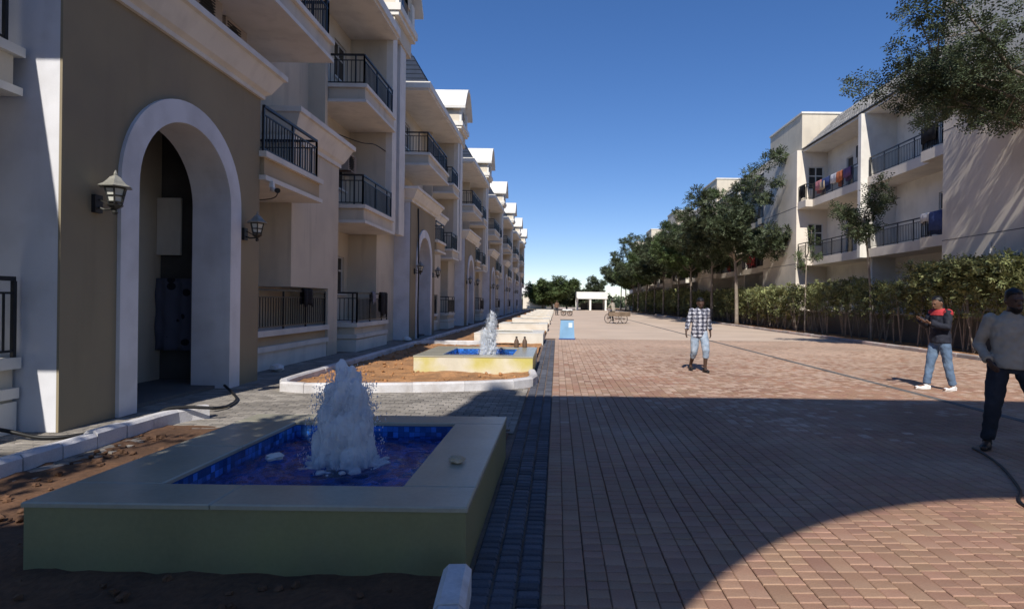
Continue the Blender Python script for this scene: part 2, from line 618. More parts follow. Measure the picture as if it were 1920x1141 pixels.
def rail_run(mb, p0, p1, z, h=0.92, step=0.12):
    """iron railing between two plan points, floor at z"""
    (xa, ya), (xb, yb) = p0, p1
    L = math.hypot(xb - xa, yb - ya)
    along_y = abs(yb - ya) > abs(xb - xa)

    def bar(z0, z1, t):
        if along_y:
            mb.box(xa - t, xa + t, ya, yb, z + z0, z + z1)
        else:
            mb.box(xa, xb, ya - t, ya + t, z + z0, z + z1)
    bar(h - 0.05, h, 0.028)
    bar(h - 0.20, h - 0.175, 0.014)
    bar(0.06, 0.085, 0.014)
    n = max(2, int(L / step))
    for i in range(n + 1):
        t = i / n
        x, y = xa + (xb - xa) * t, ya + (yb - ya) * t
        post = i % 10 == 0 or i == n
        r = 0.02 if post else 0.009
        mb.box(x - r, x + r, y - r, y + r, z + (0.0 if post else 0.085), z + h - 0.05 - (0.0 if post else 0.125))


def arch_wall(mb, x0, x1, y0, y1, z0, z1, yc, r, zs, n=20):
    """wall slab in x0..x1 with a round-headed opening of radius r springing at zs"""
    mb.box(x0, x1, y0, yc - r, z0, z1)
    mb.box(x0, x1, yc + r, y1, z0, z1)
    for i in range(n):
        a, b = math.pi * i / n, math.pi * (i + 1) / n
        ya, za = yc - r * math.cos(a), zs + r * math.sin(a)
        yb, zb = yc - r * math.cos(b), zs + r * math.sin(b)
        mb.prism_x([(ya, za), (yb, zb), (yb, z1), (ya, z1)], x0, x1)


def arch_ring(mb, x0, x1, yc, r0, r1, zs, z0, n=28):
    prof_in, prof_out = [], []
    for i in range(n + 1):
        a = math.pi * i / n
        prof_in.append((yc - r0 * math.cos(a), zs + r0 * math.sin(a)))
        prof_out.append((yc - r1 * math.cos(a), zs + r1 * math.sin(a)))
    for i in range(n):
        mb.prism_x([prof_in[i], prof_in[i + 1], prof_out[i + 1], prof_out[i]], x0, x1)
    mb.box(x0, x1, yc - r1, yc - r0, z0, zs)
    mb.box(x0, x1, yc + r0, yc + r1, z0, zs)


def remesh(mb, voxel, smooth=4, name='m'):
    """union of closed shapes into one continuous skin"""
    me = bpy.data.meshes.new(name)
    me.from_pydata(mb.v, [], mb.f)
    o = bpy.data.objects.new(name, me)
    COL.objects.link(o)
    r = o.modifiers.new('r', 'REMESH')
    r.mode = 'VOXEL'
    r.voxel_size = voxel
    if smooth:
        s = o.modifiers.new('s', 'SMOOTH')
        s.factor = 0.5
        s.iterations = smooth
    dg = bpy.context.evaluated_depsgraph_get()
    out = bpy.data.meshes.new_from_object(o.evaluated_get(dg))
    bpy.data.objects.remove(o)
    out.polygons.foreach_set("use_smooth", [True] * len(out.polygons))
    return out


# ================================================================== GROUND
def sheet(name, mat, x0, x1, y0, y1, z):
    mb = MB().add([(x0, y0, z), (x1, y0, z), (x1, y1, z), (x0, y1, z)], [(0, 1, 2, 3)])
    o = mb.build(name, mat)
    return tag(o, kind='structure')


sheet('ground', 'ground', -3000, 3000, -3000, 3000, -0.08)
pavement = sheet('pavement', 'joint', -0.5, 12.45, -9, 25.0, -0.022)
pavement['label'] = 'reddish brown block pavement of the wide pedestrian street'
side_pavement = sheet('side_pavement', 'joint', -9, -0.5, -9, 110, -0.026)
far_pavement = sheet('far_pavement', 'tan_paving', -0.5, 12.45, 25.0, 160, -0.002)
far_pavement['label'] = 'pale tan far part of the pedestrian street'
verge = sheet('verge', 'soil', 12.6, 14.6, 5, 150, 0.06)


def block(mb, rnd, x0, x1, y0, y1, zt, r, ch=0.005):
    """one paving block: chamfered top and sides"""
    zt += 0.006 * mnoise.noise(Vector((x0 * 0.7, y0 * 0.7, 2.0)))
    z = [zt + random.uniform(-0.0022, 0.0022) for _ in range(4)]
    b = -0.02
    mb.add([(x0, y0, b), (x1, y0, b), (x1, y1, b), (x0, y1, b),
            (x0, y0, z[0] - ch), (x1, y0, z[1] - ch), (x1, y1, z[2] - ch), (x0, y1, z[3] - ch),
            (x0 + ch, y0 + ch, z[0]), (x1 - ch, y0 + ch, z[1]), (x1 - ch, y1 - ch, z[2]), (x0 + ch, y1 - ch, z[3])],
           [(8, 9, 10, 11), (4, 5, 9, 8), (5, 6, 10, 9), (6, 7, 11, 10), (7, 4, 8, 11), (0, 1, 5, 4), (1, 2, 6, 5), (2, 3, 7, 6), (3, 0, 4, 7)])
    rnd.extend([r] * 12)


def pave():
    CW, RW = 0.125, 0.1
    cells = []
    ncol = int(12.5 / CW)
    for i in range(ncol):
        x0 = -0.07 + i * CW
        if x0 + CW > 12.45:
            break
        pair = i // 2
        rr = random.Random(pair * 31 + 5)
        off = rr.uniform(0, RW)
        long_run = rr.random() < 0.3
        y = 1.6 + off
        while y < 24.9:
            d = RW * (1.0 if random.random() < 0.86 else 2.0)
            g0 = 0.0032 if i % 2 == 0 else 0.0016
            g1 = 0.0016 if i % 2 == 0 else 0.0032
            cells.append((x0 + g0, x0 + CW - g1, y + 0.0018, min(y + d - 0.0018, 24.98)))
            y += d
    f = 1100.0

    def seen(c):
        x, y = (c[0] + c[1]) / 2, (c[2] + c[3]) / 2
        if y < 2.98:
            return 1e9
        px = 1045 + f * x / y
        if px > 1925:
            return 1e9
        return y * y
    cells.sort(key=seen)
    big, small, rs = cells[:300], MB(), []
    paler, rd = MB(), []
    zr = random.Random(3)
    for c in cells[300:]:
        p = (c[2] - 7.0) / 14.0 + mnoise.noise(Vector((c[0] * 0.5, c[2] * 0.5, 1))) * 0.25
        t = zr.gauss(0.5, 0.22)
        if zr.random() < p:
            block(paler, rd, *c, 0.0, min(1, max(0, t)))
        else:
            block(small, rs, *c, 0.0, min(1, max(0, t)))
    o = small.build('paving_blocks', 'paver', pavement, rnd=rs)
    o['kind'] = 'stuff'
    M('paver_pale', (0.45, 0.315, 0.235), 0.78, 0.15, 0.4, 0.1, 0.3, 70, src='attr', rvar=0.14)  # paler blocks, more frequent with distance
    o = paler.build('pale_paving_blocks', 'paver_pale', pavement, rnd=rd)
    o['kind'] = 'stuff'
    shapes = {}
    for c in big:
        key = (round(c[1] - c[0], 4), round(c[3] - c[2], 3))
        if key not in shapes:
            mb, r = MB(), []
            w, d = key
            block(mb, r, -w / 2, w / 2, -d / 2, d / 2, 0.0, 0.5)
            me = bpy.data.meshes.new('paving_block')
            me.from_pydata(mb.v, [], mb.f)
            me.materials.append(MATS['paver_piece'])
            shapes[key] = me
        o = bpy.data.objects.new('paving_block', shapes[key])
        COL.objects.link(o)
        o.parent = pavement
        o.location = ((c[0] + c[1]) / 2, (c[2] + c[3]) / 2, zr.uniform(-0.0015, 0.0015))
        o.rotation_euler = (zr.uniform(-0.012, 0.012), zr.uniform(-0.012, 0.012), zr.uniform(-0.008, 0.008))
    # dark blue cobble strip between the basins and the street
    cob, rc, near = MB(), [], []
    for i in range(3):
        x0 = -0.485 + i * 0.138
        y = 1.6 + random.uniform(0, .1)
        while y < 24:
            d = 0.085 + random.uniform(-0.008, 0.01)
            c = (x0 + 0.007, x0 + 0.131, y + 0.007, y + d - 0.007)
            if 2.98 < y < 6.0 and len(near) < 100:
                near.append(c)
            else:
                block(cob, rc, *c, -0.002, random.random(), 0.012)
            y += d
    o = cob.build('cobbles', 'blue_cobble', pavement, rnd=rc)
    o['kind'] = 'stuff'
    mb, r = MB(), []
    block(mb, r, -0.062, 0.062, -0.036, 0.036, 0.0, 0.5, 0.012)
    me = bpy.data.meshes.new('cobble')
    me.from_pydata(mb.v, [], mb.f)
    me.materials.append(MATS['blue_cobble_piece'])
    for c in near:
        o = bpy.data.objects.new('cobble', me)
        COL.objects.link(o)
        o.parent = pavement
        o.location = ((c[0] + c[1]) / 2, (c[2] + c[3]) / 2, -0.002 + random.uniform(-0.003, 0.003))
        o.rotation_euler = (random.uniform(-0.03, 0.03), random.uniform(-0.03, 0.03), random.uniform(-0.03, 0.03))
        o.scale = (1, (c[3] - c[2]) / 0.072, 1)
    # grey blocks on the side walk by the building
    sp, rp = MB(), []
    y, row = 1.0, 0
    while y < 30:
        x = -7.6 + (row % 2) * 0.1
        dx = 0.2
        while x < -0.52:
            if not (x > -4.6 and (1.6 < y < 7.0 or 10.6 < y)):
                block(sp, rp, x + 0.004, min(x + dx - 0.004, -0.51), y + 0.004, y + 0.106, -0.004, random.random())
            x += dx
        y += 0.11
        row += 1
    o = sp.build('paving_blocks', 'side_paver', side_pavement, rnd=rp)
    o['kind'] = 'stuff'
    # slim drain cover strip along the street
    dr = MB()
    y = 7.0
    while y < 25:
        dr.box(6.42, 6.56, y, y + 0.58, -0.01, 0.004)
        y += 0.6
    while y < 70:
        dr.box(6.42, 6.56, y, y + 0.58, -0.01, 0.004)
        y += 0.6
    tag(dr.build('drain_strip', 'concrete_dark'), kind='structure', label='narrow dark drain cover running along the street')


pave()


def kerb(name, path, mat, label, width=0.15, h=0.16, L=0.45, gap=0.012, cat='kerb', struct=False, tilt=0.012, z0=-0.02):
    """kerb of single stones laid along a plan polyline"""
    root = empty(name, (path[0][0], path[0][1], 0), label, cat)
    if struct:
        del root['category']
        root['kind'] = 'structure'
    pts = [Vector((p[0], p[1])) for p in path]
    seg = []
    for a, b in zip(pts[:-1], pts[1:]):
        seg.append((a, b, (b - a).length))
    tot = sum(s[2] for s in seg)

    def at(t):
        for a, b, l in seg:
            if t <= l:
                return a + (b - a) * (t / l), (b - a).normalized()
            t -= l
        return seg[-1][1], (seg[-1][1] - seg[-1][0]).normalized()
    n = max(1, round(tot / L))
    for i in range(n):
        t0, t1 = tot * i / n + gap / 2, tot * (i + 1) / n - gap / 2
        mb = MB()
        dz = random.uniform(-tilt, tilt)
        dw = random.uniform(-0.006, 0.006)
        secs = []
        for t in np.linspace(t0, t1, 3 if L < 1 else 2):
            p, d = at(t)
            nrm = Vector((-d.y, d.x))
            w = width / 2
            sec = []
            for u, z in ((-w, z0), (-w, h - 0.03 + dz), (-w + 0.03, h + dz), (w - 0.03, h + dz), (w, h - 0.03 + dz), (w, z0)):
                q = p + nrm * (u + dw)
                sec.append((q.x, q.y, z))
            secs.append(sec)
        base = 0
        vs = [v for s in secs for v in s]
        fs = []
        for k in range(len(secs) - 1):
            a, b = 6 * k, 6 * (k + 1)
            fs += [(a + j, a + (j + 1) % 6, b + (j + 1) % 6, b + j) for j in range(6)]
        fs += [tuple(range(5, -1, -1)), tuple(range(6 * (len(secs) - 1), 6 * len(secs)))]
        mb.add(vs, fs)
        mb.build('kerb_stone', mat, root)
    return root


def smooth_path(pts, n=6):
    out = []
    P = [Vector((p[0], p[1], 0)) for p in pts]
    for i in range(len(P) - 1):
        p0, p1, p2, p3 = P[max(i - 1, 0)], P[i], P[i + 1], P[min(i + 2, len(P) - 1)]
        for k in range(n):
            t = k / n
            q = 0.5 * ((2 * p1) + (-p0 + p2) * t + (2 * p0 - 5 * p1 + 4 * p2 - p3) * t * t + (-p0 + 3 * p1 - 3 * p2 + p3) * t ** 3)
            out.append((q.x, q.y))
    out.append(pts[-1])
    return out


def soil(name, poly_x, y0, y1, label, seed, zb=0.05, amp=1.0, mat='soil'):
    """uneven earth in a bed"""
    x0, x1 = poly_x
    nx, ny = 44, int((y1 - y0) / 0.1)
    ny = min(ny, 110)
    vs, fs = [], []
    for j in range(ny + 1):
        for i in range(nx + 1):
            x, y = x0 + (x1 - x0) * i / nx, y0 + (y1 - y0) * j / ny
            z = zb + amp * 0.05 * mnoise.noise(Vector((x * 1.1, y * 1.1, seed))) + 0.03 * mnoise.noise(Vector((x * 5, y * 5, seed))) \
                + 0.012 * mnoise.noise(Vector((x * 14, y * 14, seed)))
            if y < y0 - 0.25 + max(0.0, x + 1.5) * 0.95:      # the bed follows the curve of its kerb
                z = -0.06
            vs.append((x, y, z))
    w = nx + 1
    for j in range(ny):
        for i in range(nx):
            fs.append((j * w + i, j * w + i + 1, (j + 1) * w + i + 1, (j + 1) * w + i))
    o = MB().add(vs, fs).build(name, mat, smooth=True)
    return tag(o, label, kind='structure')


soil('soil_bed', (-4.78, -0.56), 1.3, 7.2, 'soil around the nearest fountain, darkened to suggest shade', 1, 0.0, 0.4, 'soil_shaded')
soil('soil_bed', (-4.78, -0.56), 10.5, 20.5, 'orange brown soil around the second fountain', 5)
soil('soil_bed', (-4.78, -0.56), 21.0, 104, 'soil strip around the far fountains', 9)

kerb('planter_kerb', smooth_path([(-0.52, 3.15), (-0.5, 1.9), (-1.0, 1.25), (-2.5, 0.95), (-4.3, 0.8), (-4.85, 1.4)]) + [(-4.86, 4.0), (-4.86, 6.4)]
     + smooth_path([(-4.86, 6.6), (-4.82, 7.4), (-4.6, 7.75)]), 'kerb_white',
     'white painted kerb along the bed of the nearest fountain', L=0.42, tilt=0.015)
kerb('planter_kerb', smooth_path([(-0.52, 12.3), (-0.47, 11.1), (-1.0, 10.55), (-2.3, 10.15), (-3.8, 9.95), (-4.55, 9.95), (-4.86, 10.5)]) + [(-4.88, 13.0), (-4.88, 20.0)]
     + smooth_path([(-4.88, 20.2), (-4.6, 20.75), (-3.9, 20.8), (-2.6, 20.8)]), 'kerb_white',
     'white painted kerb curving in front of the second fountain', L=0.9, gap=0.004, tilt=0.004)
kerb('planter_kerb', [(-4.88, 21.3), (-4.88, 104.0)], 'kerb_white', 'long white kerb left of the far fountains', L=2.4, gap=0.01)
kerb('street_kerb', [(12.53, 6.0), (12.53, 75.0)], 'kerb_grey', 'pale weathered kerb of single stones along the right side of the street', L=0.95, h=0.13, struct=True, gap=0.02)


# ================================================================== FOUNTAINS
FW, FD, FH = 2.56, 2.65, 0.396           # outside width, depth, height
FX = -0.5 - FW / 2


def jet(parent, c, h, seed, streams, drops, r0, spread):
    """aerated jet: a soft core and thousands of falling drops along real trajectories"""
    rng = np.random.default_rng(seed)
    rr = random.Random(seed)
    o0 = ORG[parent.name]
    # drops on parabolic paths
    sid = rng.integers(0, streams, drops)
    az = rng.uniform(0, 2 * np.pi, streams)
    q = r0 * np.sqrt(rng.random(streams))
    hh = h * (0.45 + 0.55 * rng.random(streams) ** 0.6) * (1 - 0.25 * (q / r0) ** 2)
    land = spread * (0.15 + 0.85 * rng.random(streams))
    az2 = az + rng.normal(0, 0.5, streams)
    t = rng.random(drops)                          # 0 at the nozzle, 1 back in the pool
    t = np.where(rng.random(drops) < 0.2, rng.beta(4, 4, drops), t)
    t = np.where(rng.random(drops) < 0.12, 1 - 0.08 * rng.random(drops), t)
    z = 4 * hh[sid] * t * (1 - t)
    x = q[sid] * np.cos(az[sid]) + land[sid] * t * np.cos(az2[sid])
    y = q[sid] * np.sin(az[sid]) + land[sid] * t * np.sin(az2[sid])
    jit = 0.010 + 0.016 * t
    P = np.stack([x, y, z], axis=1) + rng.normal(size=(drops, 3)) * jit[:, None]
    P[:, 2] = np.maximum(P[:, 2], 0.0)
    s_ = 0.0022 + 0.0045 * rng.random(drops) ** 3
    e_ = s_ * (1.2 + 1.6 * rng.random(drops))
    octa = np.array([(1, 0, 0), (0, 1, 0), (-1, 0, 0), (0, -1, 0), (0, 0, 1), (0, 0, -1)], dtype=float)
    V = octa[None] * np.stack([s_, s_, e_], axis=1)[:, None, :] + P[:, None, :] + (np.array(c) - np.array(o0))[None, None, :]
    F = np.array([(0, 1, 4), (1, 2, 4), (2, 3, 4), (3, 0, 4), (1, 0, 5), (2, 1, 5), (3, 2, 5), (0, 3, 5)])
    idx = (F[None] + (np.arange(drops) * 6)[:, None, None]).reshape(-1)
    me = bpy.data.meshes.new('spray')
    me.vertices.add(drops * 6)
    me.vertices.foreach_set("co", V.reshape(-1).astype(np.float32))
    me.loops.add(len(idx))
    me.loops.foreach_set("vertex_index", idx.astype(np.int32))
    me.polygons.add(drops * 8)
    me.polygons.foreach_set("loop_start", np.arange(0, drops * 24, 3, dtype=np.int32))
    me.update(calc_edges=True)
    me.materials.append(MATS['foam'])
    # rising core of frothing water
    mb = MB()
    for i in range(340):                       # bundled streaks of froth, ragged at the top
        u = rr.random()
        rad = r0 * 1.25 * math.sqrt(rr.random())
        top = h * (0.80 + 0.24 * rr.random()) * (1 - 0.42 * (rad / (r0 * 1.25)) ** 2)
        rad *= 1 - 0.28 * u
        a = rr.uniform(0, 6.283)
        s = r0 * rr.uniform(0.12, 0.25)
        mb.ball((c[0] + rad * math.cos(a), c[1] + rad * math.sin(a), c[2] + u * top), (s, s, s * rr.uniform(1.8, 3.2)), 8, 6)
    for i in range(90):                        # churned water round the foot
        a = rr.uniform(0, 6.283)
        rad = r0 * rr.uniform(0.9, 1.9)
        s = r0 * rr.uniform(0.06, 0.16)
        mb.ball((c[0] + rad * math.cos(a), c[1] + rad * math.sin(a), c[2] + 0.01), (s * 1.5, s * 1.5, s * 0.8), 7, 5)
    core = remesh(mb, 0.010, 4, 'jet')
    for v in core.vertices:
        p = Vector(v.co)
        d = Vector((p.x - c[0], p.y - c[1], 0.02))
        k = mnoise.noise(Vector((p.x * 25, p.y * 25, p.z * 6 + seed))) * 0.02 + mnoise.noise(Vector((p.x * 60, p.y * 60, p.z * 16))) * 0.012
        v.co = p + d.normalized() * k
    core.transform(Matrix.Translation(-o0))
    core.materials.append(MATS['foam'])
    core.name = 'water_jet'
    o = link_mesh('water_jet', core, parent, o0)
    d = link_mesh('spray', me, o, o0)
    d['kind'] = 'stuff'


def fountain(y0, label, wall_mat, group='row of square fountains', wet=True):
    cx, cy = FX, y0 + FD / 2
    root = empty('fountain', (cx, cy, 0), label, 'fountain', group)
    xa, xb, ya, yb = cx - FW / 2, cx + FW / 2, y0, y0 + FD
    bl, br, bf, bb = 0.56, 0.47, 0.37, 0.36      # border widths left right front back
    ia, ib, ja, jb = xa + bl, xb - br, ya + bf, yb - bb
    z0, zt = -0.06, FH - 0.03
    e = 0.010
    for (a, b, p, q) in ((xa + e, xb - e, ya + e, ya + 0.2), (xa + e, xb - e, yb - 0.2, yb - e),
                         (xa + e, xa + 0.2, ya + 0.2, yb - 0.2), (xb - 0.2, xb - e, ya + 0.2, yb - 0.2)):
        MB().box(a, b, p, q, z0, zt).build('basin_wall', wall_mat, root)
    g = 0.003
    mid = (xa + xb) / 2 - 0.2
    for (a, b, p, q) in ((xa, mid - g, ya, ja), (mid + g, xb, ya, ja), (xa, mid - 0.15 - g, jb, yb), (mid - 0.15 + g, xb, jb, yb),
                         (xa, ia, ja + g, (ja + jb) / 2 - g), (xa, ia, (ja + jb) / 2 + g, jb - g),
                         (ib, xb, ja + g, jb - g)):
        c = 0.008
        mb = MB()
        mb.add([(a, p, zt), (b, p, zt), (b, q, zt), (a, q, zt), (a, p, FH - c), (b, p, FH - c), (b, q, FH - c), (a, q, FH - c),
                (a + c, p + c, FH), (b - c, p + c, FH), (b - c, q - c, FH), (a + c, q - c, FH)],
               [(0, 3, 2, 1), (0, 1, 5, 4), (1, 2, 6, 5), (2, 3, 7, 6), (3, 0, 4, 7), (4, 5, 9, 8), (5, 6, 10, 9), (6, 7, 11, 10), (7, 4, 8, 11), (8, 9, 10, 11)])
        mb.build('coping_slab', 'coping' if wet else 'basin_clean', root)
    # tiled pool
    tl, rt = MB(), []
    T, gg, fz = 0.052, 0.003, 0.05
    for i in range(int((ib - ia) / T) + 1):
        for j in range(int((jb - ja) / T) + 1):
            x, y = ia + i * T, ja + j * T
            xx, yy = min(x + T - gg, ib), min(y + T - gg, jb)
            z = fz + random.uniform(-0.001, 0.001)
            tl.add([(x, y, z), (xx, y, z), (xx, yy, z), (x, yy, z)], [(0, 1, 2, 3)])
            rt += [random.random()] * 4
    for k in range(6):
        za, zb = fz + k * T, min(fz + (k + 1) * T - gg, zt - 0.002)
        for i in range(int((ib - ia) / T) + 1):
            x, xx = ia + i * T, min(ia + (i + 1) * T - gg, ib)
            dd = random.uniform(0.004, 0.007)
            tl.add([(x, jb - dd, za), (xx, jb - dd, za), (xx, jb - dd, zb), (x, jb - dd, zb)], [(0, 1, 2, 3)])
            tl.add([(x, ja + dd, za), (xx, ja + dd, za), (xx, ja + dd, zb), (x, ja + dd, zb)], [(3, 2, 1, 0)])
            rt += [random.random()] * 8
        for j in range(int((jb - ja) / T) + 1):
            y, yy = ja + j * T, min(ja + (j + 1) * T - gg, jb)
            dd = random.uniform(0.004, 0.007)
            tl.add([(ia + dd, y, za), (ia + dd, yy, za), (ia + dd, yy, zb), (ia + dd, y, zb)], [(0, 1, 2, 3)])
            tl.add([(ib - dd, y, za), (ib - dd, yy, za), (ib - dd, yy, zb), (ib - dd, y, zb)], [(3, 2, 1, 0)])
            rt += [random.random()] * 8
    lin = MB()
    lin.box(ia - 0.05, ib + 0.05, ja - 0.05, jb + 0.05, -0.03, fz - 0.004)
    t = 0.05
    lin.box(ia - t, ia, ja - t, jb + t, fz - .004, zt - 0.001).box(ib, ib + t, ja - t, jb + t, fz - .004, zt - 0.001)
    lin.box(ia, ib, ja - t, ja, fz - .004, zt - 0.001).box(ia, ib, jb, jb + t, fz - .004, zt - 0.001)
    if not wet:
        MB().box(ia - 0.04, ib + 0.04, ja - 0.04, jb + 0.04, fz, zt - 0.03).build('pool_cover', 'basin_clean', root)
        return root
    pool = lin.build('pool_lining', 'pool_tile', root, rnd=[0.1] * len(lin.v))
    o = tl.build('pool_tiles', 'pool_tile', pool, rnd=rt)
    o['kind'] = 'stuff'
    wz = 0.27
    nx = 44
    vs, fs = [], []
    for j in range(nx + 1):
        for i in range(nx + 1):
            x, y = ia + 0.008 + (ib - ia - 0.016) * i / nx, ja + 0.008 + (jb - ja - 0.016) * j / nx
            d = math.hypot(x - cx, y - cy)
            vs.append((x, y, wz + 0.022 * math.exp(-d * 1.3) * math.sin(d * 30) + 0.010 * mnoise.noise(Vector((x * 9, y * 9, 3)))))
    w = nx + 1
    for j in range(nx):
        for i in range(nx):
            fs.append((j * w + i, j * w + i + 1, (j + 1) * w + i + 1, (j + 1) * w + i))
    MB().add(vs, fs).build('water', 'water', root, smooth=True)
    MB().lathe((cx, cy, 0.05), [(0.05, 0), (0.05, 0.09), (0.03, 0.14), (0.03, 0.15)], 10).build('nozzle', 'basin_clean', root)
    return root


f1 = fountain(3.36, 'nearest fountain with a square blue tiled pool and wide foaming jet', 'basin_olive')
f2 = fountain(12.5, 'second fountain, yellow stained front wall and tall white jet', 'basin_wall')
f3 = fountain(21.6, 'third fountain from the front, clean cream basin without a jet', 'basin_clean', wet=False)
ordn = ['fourth', 'fifth', 'sixth', 'seventh', 'eighth', 'ninth', 'tenth']
for k, w in enumerate(ordn):
    copy_thing(f3, (FX, 30.7 + 9.1 * k + FD / 2, 0), w + ' fountain from the front in the row of pale square basins')
jet(f1, (FX + 0.1, 3.36 + FD / 2, 0.26), 0.80, 3, 420, 6500, 0.185, 0.16)
jet(f2, (FX + 0.08, 12.5 + FD / 2, 0.26), 0.72, 5, 160, 4000, 0.09, 0.10)
jet(f2, (FX + 0.24, 12.52 + FD / 2, 0.26), 1.12, 8, 220, 6000, 0.09, 0.12)
# ================================================================== LEFT APARTMENT ROW
XW = -7.4                                # main wall behind the balconies
FL = (0.87, 4.4, 8.0)                    # floor levels of the balconies


def rect_loft(mb, xb, prof_x, y0, y1, prof, side=1):
    """moulded slab: prof = [(out, z)]; front at prof_x + side*out, ends run out by the same, back stays at xb"""
    n = len(prof)
    b = len(mb.v)
    for o, z in prof:
        xf = prof_x + side * o
        mb.v.extend([(xb, y0 - o, z), (xf, y0 - o, z), (xf, y1 + o, z), (xb, y1 + o, z)])
    for i in range(n - 1):
        a, c = b + 4 * i, b + 4 * (i + 1)
        for k in range(4):
            mb.f.append((a + k, a + (k + 1) % 4, c + (k + 1) % 4, c + k))
    mb.f.append((b + 3, b + 2, b + 1, b))
    e = b + 4 * (n - 1)
    mb.f.append((e, e + 1, e + 2, e + 3))


def balcony(root, xb, xf, y0, y1, z, side=1, th=0.55, rail=True, near=True, far=True, ochre=False, rmat='iron'):
    mb = MB()
    mb.box(xb, xf, y0, y1, z - th + 0.09, z - 0.11)
    o = mb.build('balcony_slab', 'ochre' if ochre else 'cream', root)
    t = MB()
    e = 0.075
    t.box(xb, xf + side * e, y0 - e, y1 + e, z - 0.11, z)
    t.box(xb, xf + side * e * .8, y0 - e * .8, y1 + e * .8, z - th, z - th + 0.09)
    t.build('moulding', 'white_trim', o)
    if rail:
        r = MB()
        q = xf - side * 0.05
        rail_run(r, (q, y0 + 0.05), (q, y1 - 0.05), z)
        if near:
            rail_run(r, (min(xb, q), y0 + 0.05), (max(xb, q), y0 + 0.05), z)
        if far:
            rail_run(r, (min(xb, q), y1 - 0.05), (max(xb, q), y1 - 0.05), z)
        r.build('railing', rmat, root)
    return o


